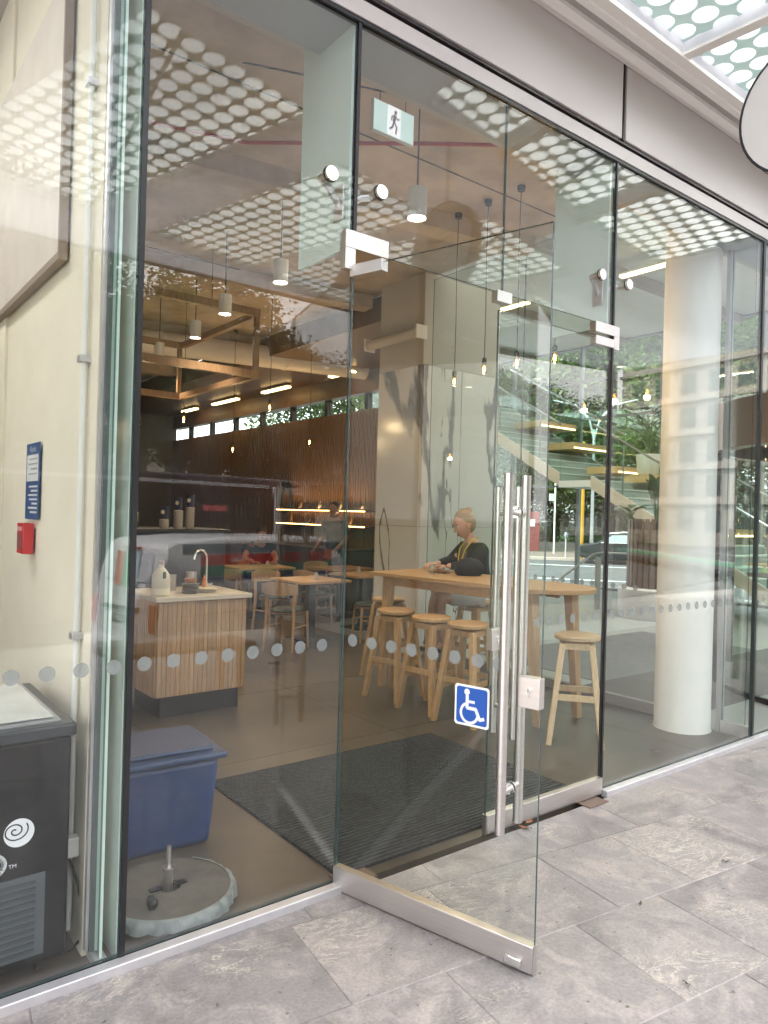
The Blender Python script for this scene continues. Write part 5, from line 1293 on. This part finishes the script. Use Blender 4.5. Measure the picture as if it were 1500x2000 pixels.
stp = struct(MB().box(-14, 16, -6.6, -6.205, SZ-.1, -.30).build('step', M('step_stone', (.30, .29, .28), .8)))
# back street beyond the lobby
BD = Vector((.62, -.785, 0)).normalized()     # along the far kerb (towards the right in view)
BN = Vector((-BD.y, BD.x, 0))                 # away from the building
B0 = Vector((27.0, 20.5, 0)); BZ = -.45
def bp_(s, d): q = B0 + BD*s + BN*d; return (q.x, q.y)
def bq(s0, s1, d0, d1): return [bp_(s0, d0), bp_(s1, d0), bp_(s1, d1), bp_(s0, d1)]
broad = struct(MB().prism(bq(-60, 60, -19.0, 0), BZ-.2, BZ).build('back_road', ASPH2))
RW = bpy.data.materials['road_white']
MB().prism(bq(-50, 50, -3.9, -3.7), BZ+.002, BZ+.006).build('lane_line', RW, broad)
MB().prism(bq(-50, 50, -11.5, -11.3), BZ+.002, BZ+.006).build('lane_line', RW, broad)
MB().prism(bq(-50, 50, -17.6, -16.0), BZ+.002, BZ+.006).build('cycle_lane', M('lane_green', (.03, .22, .11), .8, var=.15), broad)
MB().prism(bq(-50, 50, -15.9, -15.7), BZ+.002, BZ+.006).build('lane_line', RW, broad)
struct(MB().prism(bq(-60, 60, .0, .35), BZ-.2, BZ+.13).build('back_kerb', M('kerb_pink', (.52, .42, .37), .8)))
struct(MB().prism(bq(-60, 60, .35, 9.5), BZ-.2, BZ+.12).build('back_footpath', M('path_brown', (.15, .115, .10), .9, var=.2, vscale=.8)))
struct(MB().prism(bq(-120, 120, 9.5, 120), BZ-.2, BZ+.16).build('back_lawn', LAWN))
struct(MB().box(12.5, 13.6, -2, 20, BZ-.2, -.02).build('back_pavement', M('pave_back', (.26, .26, .26), .8)))
wl = MB().prism(bq(-60, 60, 8.6, 8.9), BZ+.12, BZ+.62).build('stone_wall', M('wall_stone', (.17, .15, .14), .9, var=.3, vscale=2, bump=.5, bscale=6)); tag(wl, 'low dark stone wall along the park edge', 'wall')

# ------------------------------------------------------------------ trees
def leafmat(name, c, c2):
    m, t, b = newmat(name); o = t.nodes['Material Output']
    oi = t.nodes.new('ShaderNodeTexCoord'); n = t.nodes.new('ShaderNodeTexNoise'); n.inputs['Scale'].default_value = .9; n.inputs['Detail'].default_value = 5
    t.links.new(oi.outputs['Object'], n.inputs['Vector'])
    x = t.nodes.new('ShaderNodeMix'); x.data_type = 'RGBA'; x.inputs['A'].default_value = col4(c); x.inputs['B'].default_value = col4(c2)
    mr = t.nodes.new('ShaderNodeMapRange'); mr.inputs['From Min'].default_value = .35; mr.inputs['From Max'].default_value = .65
    t.links.new(n.outputs['Fac'], mr.inputs['Value']); t.links.new(mr.outputs[0], x.inputs['Factor']); t.links.new(x.outputs['Result'], b.inputs['Base Color'])
    b.inputs['Roughness'].default_value = .5
    tl = t.nodes.new('ShaderNodeBsdfTranslucent'); t.links.new(x.outputs['Result'], tl.inputs['Color'])
    mx = t.nodes.new('ShaderNodeMixShader'); mx.inputs[0].default_value = .5; t.links.new(b.outputs[0], mx.inputs[1]); t.links.new(tl.outputs[0], mx.inputs[2]); t.links.new(mx.outputs[0], o.inputs['Surface'])
    return m
LG = leafmat('tree_leaf_green', (.07, .125, .03), (.15, .21, .06)); LD = leafmat('tree_leaf_dark', (.028, .06, .018), (.065, .115, .03)); LO = leafmat('tree_leaf_olive', (.13, .115, .035), (.25, .20, .06))
BARK = M('bark', (.075, .055, .042), .9, var=.3, vscale=5, bump=.6, bscale=14)
def crown_mesh(seed, rx, rz, zc, nclump, nleaf, ls, mat):
    rr = random.Random(seed); vs = []; fs = []
    for k in range(nclump):
        while True:
            p = Vector((rr.uniform(-1, 1), rr.uniform(-1, 1), rr.uniform(-1, 1)))
            if .25 < p.length < 1: break
        p = Vector((p.x*rx, p.y*rx, zc + p.z*rz)); cr = rr.uniform(.14, .26)*rx
        for j in range(nleaf):
            d = Vector((rr.gauss(0, .5), rr.gauss(0, .5), rr.gauss(0, .38)))*cr
            c = p + d; a = Vector((rr.gauss(0, 1), rr.gauss(0, 1), rr.gauss(0, .5))).normalized(); b_ = a.cross(Vector((rr.gauss(0, 1), rr.gauss(0, 1), rr.gauss(0, 1)))).normalized()
            s = ls*rr.uniform(.6, 1.3); i = len(vs)
            vs += [tuple(c - a*s), tuple(c + b_*s*.45), tuple(c + a*s), tuple(c - b_*s*.45)]; fs.append((i, i+1, i+2, i+3))
    me = bpy.data.meshes.new('crown'); me.from_pydata(vs, [], fs); me.materials.append(mat); return me
def trunk_mesh(seed, h, r, rx, rz, zc):
    rr = random.Random(seed); mb = MB()
    mb.tube([(0, 0, -.1), (.03*h*.3, 0, h*.3), (.0, .02*h*.3, h*.6), (.05, 0, zc+rz*.4)], [r*1.3, r, r*.75, r*.25], 10)
    for k in range(9):
        a = rr.uniform(0, 2*pi); z0 = rr.uniform(h*.35, zc+rz*.1); e = rr.uniform(.5, .85)
        mb.tube([(0, 0, z0), (cos(a)*rx*e*.5, sin(a)*rx*e*.5, z0+rz*.35), (cos(a)*rx*e, sin(a)*rx*e, z0+rz*rr.uniform(.4, .8))], [r*.45, r*.28, r*.08], 6)
    return mb.mesh('trunk', BARK)
TM_ = {}
def tree(kind, loc, rz, s, label, group):
    if kind not in TM_:
        mat, seed, ls = {'a': (LG, 1, .075), 'b': (LD, 2, .085), 'c': (LO, 3, .10), 'd': (LG, 4, .085)}[kind]
        zc = {'a': 5.6, 'b': 5.2, 'c': 5.8, 'd': 4.6}[kind]; rx = {'a': 3.2, 'b': 3.6, 'c': 3.0, 'd': 3.8}[kind]; rzz = {'a': 3.0, 'b': 3.6, 'c': 3.2, 'd': 3.4}[kind]
        TM_[kind] = (crown_mesh(seed, rx, rzz, zc, 240, 170, ls, mat), trunk_mesh(seed+10, zc, .22, rx, rzz, zc))
    t = thing('tree', label, 'tree', loc, rz, group); t.scale = (s, s, s)
    for nme, me in (('crown', TM_[kind][0]), ('trunk', TM_[kind][1])):
        o = bpy.data.objects.new(nme, me); COL.objects.link(o); o.parent = t
    return t
# behind the lobby
rt = random.Random(21)
words = ['first', 'second', 'third', 'fourth', 'fifth', 'sixth', 'seventh', 'eighth', 'ninth', 'tenth', 'eleventh', 'twelfth']
bt = [('a', -9, 12, 2.1), ('b', -2.5, 13, 2.0), ('d', 3.5, 11.8, 2.2), ('a', 10, 12, 2.2), ('d', 16.5, 12.5, 2.2), ('a', 23, 12, 2.2), ('d', 30, 13, 2.1), ('b', -15, 15, 2.1), ('d', 6, 24, 2.8), ('b', -6, 26, 2.7), ('a', 18, 26, 2.9), ('b', 31, 27, 2.9)]
for i, (k, s, d, sc_) in enumerate(bt):
    x, y = bp_(s, d); tree(k, (x, y, BZ+.1), rt.uniform(0, 6), sc_, 'leafy park tree seen through the lobby, %s of the park trees' % words[i], 'park trees beyond the lobby')
# lower shrubs by the wall
for i in range(9):
    x, y = bp_(-12+i*5, 16.5+(i%2)*3); t = tree('b', (x, y, BZ-1.9), i*1.3, .85, 'dark rounded shrub behind the low stone wall, %s from the left' % words[i], 'shrubs behind the stone wall')
# reflected side
for i, (k, s, d, sc_) in enumerate((('c', -6, 16.5, 1.45), ('b', 0, 17, 1.5), ('c', 5.5, 16.4, 1.45), ('a', 10.5, 17.5, 1.4), ('c', 16, 17, 1.35), ('b', 23, 18, 1.25), ('c', 32, 19, 1.3), ('a', -12, 18, 1.5), ('b', 3, 25, 1.8), ('c', 41, 18, 1.4), ('b', 52, 18, 1.5), ('a', 64, 18, 1.5))):
    q = Vector((0, -6.6, 0)) + FD*s - FNn*d
    tree(k, (q.x, q.y, SZ+.1), rt.uniform(0, 6), sc_, 'street tree across the front road, %s along the road' % words[i], 'street trees across the front road')

# ------------------------------------------------------------------ vehicles
def smoothprof_body(prof, wd, inset, zmid):
    """side profile (x,z) loop extruded to width wd; narrower above zmid by inset"""
    n = len(prof); mb = MB()
    def hw_(z): return wd/2 - (inset*max(0, (z-zmid))/(max(p[1] for p in prof)-zmid))
    for s in (-1, 1):
        for x, z in prof: mb.v.append((x, s*hw_(z), z))
    mb.f.append(tuple(range(n))); mb.m.append(0); mb.f.append(tuple(reversed(range(n, 2*n)))); mb.m.append(0)
    for i in range(n): j = (i+1) % n; mb.f.append((i, n+i, n+j, j)); mb.m.append(0)
    return mb
def wheel(parent, x, y, r=.31, wd=.2):
    s = 1 if y > 0 else -1
    w_ = MB().lathe([(r*.62, -wd/2), (r*.96, -wd/2), (r, -wd*.35), (r, wd*.35), (r*.96, wd/2), (r*.62, wd/2)], 26, cap=False).xf(Matrix.Translation((x, y, r)) @ Matrix.Rotation(pi/2, 4, 'X')).build('wheel', RUBBER, parent)
    mb = MB().lathe([(0, s*wd*.36), (r*.2, s*wd*.42), (r*.6, s*wd*.34), (r*.64, s*wd*.5)], 22)
    for k in range(5):
        a = 2*pi*k/5; mb.bar((r*.1*cos(a), r*.1*sin(a), s*wd*.44), (r*.6*cos(a), r*.6*sin(a), s*wd*.42), .05, .02)
    mb.xf(Matrix.Translation((x, y, r)) @ Matrix.Rotation(pi/2, 4, 'X')).build('rim', STEEL, w_); return w_
VG = M('vehicle_glass', (.012, .016, .02), .05); VW = M('van_white', (.72, .71, .73), .22); LRED = M('tail_red', (.40, .03, .02), .2); LCLR = M('lamp_clear', (.6, .6, .6), .15)
yaw = math.atan2(FD.y, FD.x)
van = thing('delivery_van', 'white delivery van with red and green bands parked on the front road', 'van', (1.70, -7.87, SZ), yaw)
pr = [(0.0, .42), (-.02, .62), (.0, 1.0), (.10, 1.55), (.20, 1.90), (.34, 1.98), (1.2, 2.03), (3.2, 2.02), (3.55, 1.93), (4.05, 1.40), (4.55, 1.12), (4.68, .85), (4.70, .45), (4.55, .30), (.2, .30)]
smoothprof_body(pr, 1.66, .11, .9).build('body', VW, van, bev=.05)
V_S = lambda s: s*.8
MB().add([(.075, -.58, 1.40), (.075, .58, 1.40), (.178, .52, 1.80), (.178, -.52, 1.80)], [(0, 3, 2, 1)]).xf(Matrix.Translation((-.030, 0, 0))).build('rear_window', M('rear_panel', (.60, .60, .66), .2), van, smooth=0)
MB().box(-.14, .02, -.80, .80, .36, .56).build('bumper', VW, van, bev=.03)
for s in (-1, 1): 
    MB().box(-.035, .07, s*.74-.075, s*.74+.075, .72, 1.12).build('tail_lamp', LRED, van, bev=.02)
    MB().box(-.033, .05, s*.74-.073, s*.74+.073, .62, .715).build('reverse_lamp', LCLR, van, bev=.015)
MB().box(.10, .16, -.20, .20, 1.84, 1.875).build('brake_lamp', LRED, van, bev=.01)
MB().box(-.05, .005, -.42, .42, .98, 1.04).build('tailgate_trim', BLACKP, van, bev=.01)
MB().box(-.046, -.02, -.19, .19, .80, .92).build('number_plate', M('plate_black', (.03, .03, .03), .4), van)
def rear_M(y, z, x=-.05): return Matrix(((0, 0, -1, x), (-1, 0, 0, y), (0, 1, 0, z), (0, 0, 0, 1)))
text('plate_text', 'LZB 481'[:3], .09, SIGNW, van, rear_M(0, .86, -.0475))
# flag bands on the tailgate, following its slope
def tail(y0, y1, z0, z1, mat, off=.012, sk=.0):
    x = lambda z: (.0 + (z-1.0)*.182) - off
    return MB().add([(x(z0), y0, z0), (x(z0), y1, z0), (x(z1), y1+sk, z1), (x(z1), y0+sk, z1)], [(0, 3, 2, 1)]).build('tail_band', mat, van, smooth=0)
GRN = M('van_green', (.03, .26, .08), .4); ORG = M('van_red', (.55, .09, .03), .4); LBL = M('van_blue', (.45, .60, .66), .4); VRED = M('van_band_red', (.40, .02, .02), .35); VGRN = M('van_band_green', (.0, .17, .10), .35); VGRY = M('van_band_grey', (.10, .13, .16), .2)
tail(.12, .30, 1.32, 1.80, LBL, .035, -.06); tail(-.07, .09, 1.32, 1.80, GRN, .035, -.06); tail(-.28, -.10, 1.32, 1.80, ORG, .035, -.06)
INK = M('ink', (.03, .03, .05), .5)
Rt = Matrix.Translation((-.02, 0, 0))
text('rear_lettering', 'Ocean Food', .10, INK, van, rear_M(0, 1.24, -.03)); text('rear_lettering', 'service', .07, INK, van, rear_M(0, 1.13, -.035))
# left side (facing the shop, local +y)
def side(x0, x1, z0, z1, mat, nm, off):
    y = lambda z: .83 - .11*max(0, (z-.9))/1.13 + off
    return MB().add([(x0, y(z0), z0), (x1, y(z0), z0), (x1, y(z1), z1), (x0, y(z1), z1)], [(0, 1, 2, 3)]).build(nm, mat, van, smooth=0)
side(.45, 3.75, 1.79, 1.93, VGRY, 'side_window', .006); side(.75, 3.5, 1.62, 1.775, VRED, 'side_band', .006); side(.75, 3.5, 1.455, 1.61, VGRN, 'side_band', .006); side(.75, 3.5, 1.40, 1.445, M('van_navy', (.02, .04, .16), .4), 'side_band', .006)
SM = lambda x, z: Matrix(((-1, 0, 0, x), (0, 0, 1, .83 - .11*max(0, z-.9)/1.13 + .010), (0, 1, 0, z), (0, 0, 0, 1)))
text('side_lettering', 'Ocean', .12, SIGNW, van, SM(1.45, 1.70), shear=.2); text('side_lettering', '& Service', .12, SIGNW, van, SM(1.6, 1.53), shear=.2); text('side_lettering', 'Foodservice', .10, M('ltr_grey', (.35, .38, .40), .5), van, SM(2.7, 1.86), shear=.2)
for x in (.72, 3.75):
    for y in (-.73, .73): wheel(van, x, y, .32, .2)
for a_ in (1.15, 2.35, 3.62): side(a_, a_+.012, .45, 1.93, BLACKP, 'panel_gap', .007)
side(.3, 4.3, .92, .935, BLACKP, 'panel_gap', .007)
MB().box(3.9, 4.1, .84, .98, 1.35, 1.6).build('mirror', BLACKP, van, bev=.02)
bus = thing('coach', 'dark coach with silver framed front windows behind the white van', 'coach', (-1.6, -11.2, SZ), yaw)
pb = [(0, .4), (0, 2.9), (.2, 3.12), (8.6, 3.15), (8.95, 3.0), (9.15, 1.6), (9.2, .9), (9.15, .4)]
smoothprof_body(pb, 2.45, .08, 1.2).build('body', M('coach_dark', (.022, .018, .030), .25), bus, bev=.06)
SILV = M('coach_silver', (.55, .53, .58), .3, .3)
for k in range(5): MB().box(.5+k*1.5, 1.85+k*1.5, 1.205, 1.235, 1.55, 2.75).build('window', VG, bus)
MB().box(8.05, 8.85, 1.205, 1.235, 1.35, 2.75).build('window', VG, bus)
for x in (7.92, 8.87): MB().box(x-.07, x+.06, 1.2, 1.25, 1.0, 2.95).build('window_frame', SILV, bus, bev=.02)
MB().box(7.8, 9.0, 1.2, 1.25, 2.80, 2.97).build('window_frame', SILV, bus, bev=.02); MB().box(.1, 7.7, 1.13, 1.22, 2.93, 3.0).build('roof_trim', SILV, bus)
MB().box(5.9, 6.5, 1.236, 1.25, 2.4, 2.52).build('route_sign', M('route_red', (.6, .1, .12), .4), bus)
MB().bar((9.02, 0, 2.95), (9.16, 0, 1.45), 2.2, .03, up=(1, 0, 0)).build('windscreen', VG, bus)
for x in (1.8, 7.2):
    for y in (-1.08, 1.08): wheel(bus, x, y, .48, .28)
# dark car on the back street
q = bp_(3.25, -.95); byaw = math.atan2(BD.y, BD.x)
car = thing('parked_car', 'dark parked car on the back street seen through the lobby', 'car', (q[0], q[1], BZ), byaw)
pc = [(-2.2, .35), (-2.28, .6), (-2.2, .85), (-1.35, .98), (-.75, 1.40), (-.2, 1.48), (.7, 1.46), (1.5, 1.05), (2.15, .95), (2.25, .6), (2.15, .35), (1.7, .22), (-1.7, .22)]
smoothprof_body(pc, 1.8, .22, .85).build('body', M('car_black', (.012, .014, .018), .15), car, bev=.05)
for s in (-1, 1):
    MB().add([(-1.15, s*.86, 1.0), (.0, s*.86, 1.0), (.0, s*.735, 1.37), (-.68, s*.735, 1.36)], [(0, 1, 2, 3)]).build('side_window', M('car_glass', (.25, .28, .30), .08) if s == -1 else bpy.data.materials['car_glass'], car, smooth=0)
    MB().add([(.06, s*.86, 1.0), (1.3, s*.86, 1.0), (.68, s*.735, 1.37), (.06, s*.735, 1.37)], [(0, 1, 2, 3)]).build('side_window', bpy.data.materials['car_glass'], car, smooth=0)
    MB().tube([(-1.2, s*.885, .99), (0, s*.90, 1.0), (1.4, s*.885, .99)], .012, 6).build('chrome_trim', CHROME, car); MB().tube([(-.75, s*.70, 1.42), (-.1, s*.69, 1.49), (.75, s*.69, 1.46)], .018, 6).build('roof_rail', CHROME, car)
    MB().box(-2.24, -2.05, s*.72-.12, s*.72+.12, .66, .78).build('headlight', LCLR, car, bev=.02)
    for x in (-1.38, 1.38): wheel(car, x, s*.80, .33, .22)
# street furniture at the back
YEL = M('pole_yellow', (.62, .33, .02), .45)
q = bp_(1.22, .18); lp = thing('street_lamp', 'slender grey lamp post with two curved arms', 'street lamp', (q[0]+.5, q[1]-.25, BZ+.1))
MB().cyl((0, 0, 0), (0, 0, 6.4), .09, .06, n=12).build('pole', M('pole_grey', (.42, .43, .44), .5), lp)
for s in (-1, 1): MB().tube([(0, 0, 5.9), (BD.x*s*.25, BD.y*s*.25, 6.9), (BD.x*s*.9, BD.y*s*.9, 7.6), (BD.x*s*2.0, BD.y*s*2.0, 7.85)], [.05, .045, .04, .035], 8).build('arm', bpy.data.materials['pole_grey'], lp)
yp = thing('signal_pole', 'tall yellow pole with rounded top at the kerb of the back street', 'pole', (q[0], q[1], BZ+.12))
MB().cyl((0, 0, 0), (0, 0, 5.3), .12, n=16).build('pole', YEL, yp); MB().lathe([(.12, 0), (.15, .05), (.15, .5), (.09, .72), (0, .76)], 16, (0, 0, 5.0)).build('cap', YEL, yp)
q = bp_(.5, .3); mt = thing('parking_meter', 'small grey parking meter at the back street kerb', 'parking meter', (q[0], q[1], BZ+.12))
MB().cyl((0, 0, 0), (0, 0, 1.0), .03, n=10).build('post', bpy.data.materials['pole_grey'], mt); MB().sph((0, 0, 1.12), (.08, .08, .16), 14, 10).build('head', M('meter_blue', (.25, .28, .36), .4), mt)
q = bp_(-1.45, 6.8); rbx = thing('red_post_box', 'upright dark red kiosk with a small white notice beyond the back street', 'kiosk', (q[0], q[1], BZ+.12), byaw)
MB().box(-.5, .5, -.3, .3, 0, 2.3).build('cabinet', M('kiosk_red', (.20, .025, .025), .5), rbx, bev=.04); MB().box(-.22, .22, -.31, -.301, 1.45, 1.85).build('notice', SIGNW, rbx)
q = bp_(-.1, 4.6); wpz = thing('sign_post', 'thin white sign post with a small white flag sign', 'sign post', (q[0], q[1], BZ+.12))
MB().cyl((0, 0, 0), (0, 0, 3.9), .045, n=10).build('post', WHITEPL, wpz); MB().box(-.5, -.05, -.02, .02, 2.9, 3.3).build('sign', WHITEPL, wpz, bev=.01)

# outdoor bench (only mirrored in the glass)
bn = thing('timber_bench', 'slatted timber bench on the paving opposite the shop window', 'bench', (.62, -3.25, 0), radians(-4))
for i in range(5): MB().box(-.62, .62, -.22+i*.09, -.14+i*.09, .42, .455).build('slat', WALNUT, bn, bev=.004)
for x in (-.5, .5):
    for y in (-.17, .17): MB().box(x-.025, x+.025, y-.025, y+.025, 0, .4195).build('leg', WALNUT, bn)
    MB().box(x-.02, x+.02, -.145, .145, .37, .4195).build('crossbar', WALNUT, bn)
# far buildings in the reflection
fb = thing('office_building', 'pale multi storey building with window bands down the front road', 'building', (44, -50, SZ), radians(-20))
FBW = M('office_wall', (.50, .43, .38), .8, var=.05, vscale=.3); FBG = M('office_glass', (.10, .12, .13), .15)
MB().box(-16, 16, -8, 8, 0, 13.5).build('wall', FBW, fb)
for k in range(4):
    for j in range(12): MB().box(-15.4+j*2.6, -13.3+j*2.6, 7.9, 8.06, 1.6+k*3.1, 3.4+k*3.1).build('window', FBG, fb)
    MB().box(-16.1, 16.1, 8.0, 8.4, 3.9+k*3.1, 4.2+k*3.1).build('ledge', FBW, fb)
for bi, (s_, L_, H_, cc, lb) in enumerate(((-22, 26, 15, (.42, .33, .27), 'brown brick terrace across the front road'), (8, 30, 16.5, (.52, .47, .42), 'beige terrace with ledges across the front road'), (42, 34, 15, (.46, .40, .36), 'long sandstone terrace farther down the front road'), (80, 36, 17, (.55, .52, .5), 'pale end terrace far down the front road'))):
    q = Vector((0, -6.6, 0)) + FD*s_ - FNn*36
    tb_ = thing('terrace_building', lb, 'building', (q.x, q.y, SZ), yaw)
    wm_ = M('terrace_wall%d' % bi, cc, .85, var=.08, vscale=.5); MB().box(0, L_, -10, 0, 0, H_).build('wall', wm_, tb_)
    for k in range(4):
        for j in range(int(L_/3)): MB().box(.7+j*3, 2.3+j*3, -.1, .03, 1.4+k*3.6, 3.3+k*3.6).build('window', FBG, tb_)
        MB().box(-.1, L_+.1, .0, .35, 4.0+k*3.6, 4.25+k*3.6).build('ledge', wm_, tb_)
eb = thing('corner_building', 'tall stone building closing the far end of the front road', 'building', (66, -20, SZ), radians(8))
MB().box(0, 14, -26, 18, 0, 26).build('wall', M('corner_wall', (.40, .36, .33), .85, var=.08, vscale=.4), eb)
for k in range(7):
    for j in range(13): MB().box(-.03, .1, -24.6+j*3.2, -22.8+j*3.2, 1.6+k*3.5, 3.7+k*3.5).build('window', FBG, eb)
    MB().box(-.35, 0, -26.1, 18.1, 4.3+k*3.5, 4.6+k*3.5).build('ledge', bpy.data.materials['corner_wall'], eb)
fb2 = thing('tower_block', 'white lattice fronted block behind the pale office building', 'building', (30, -95, SZ), radians(-15))
MB().box(-9, 9, -8, 8, 0, 27).build('wall', M('tower_white', (.66, .65, .68), .7), fb2)
for k in range(8):
    for j in range(6): MB().box(-8.2+j*2.8, -6.4+j*2.8, 7.95, 8.05, 2+k*3.1, 3.9+k*3.1).build('window', FBG, fb2)
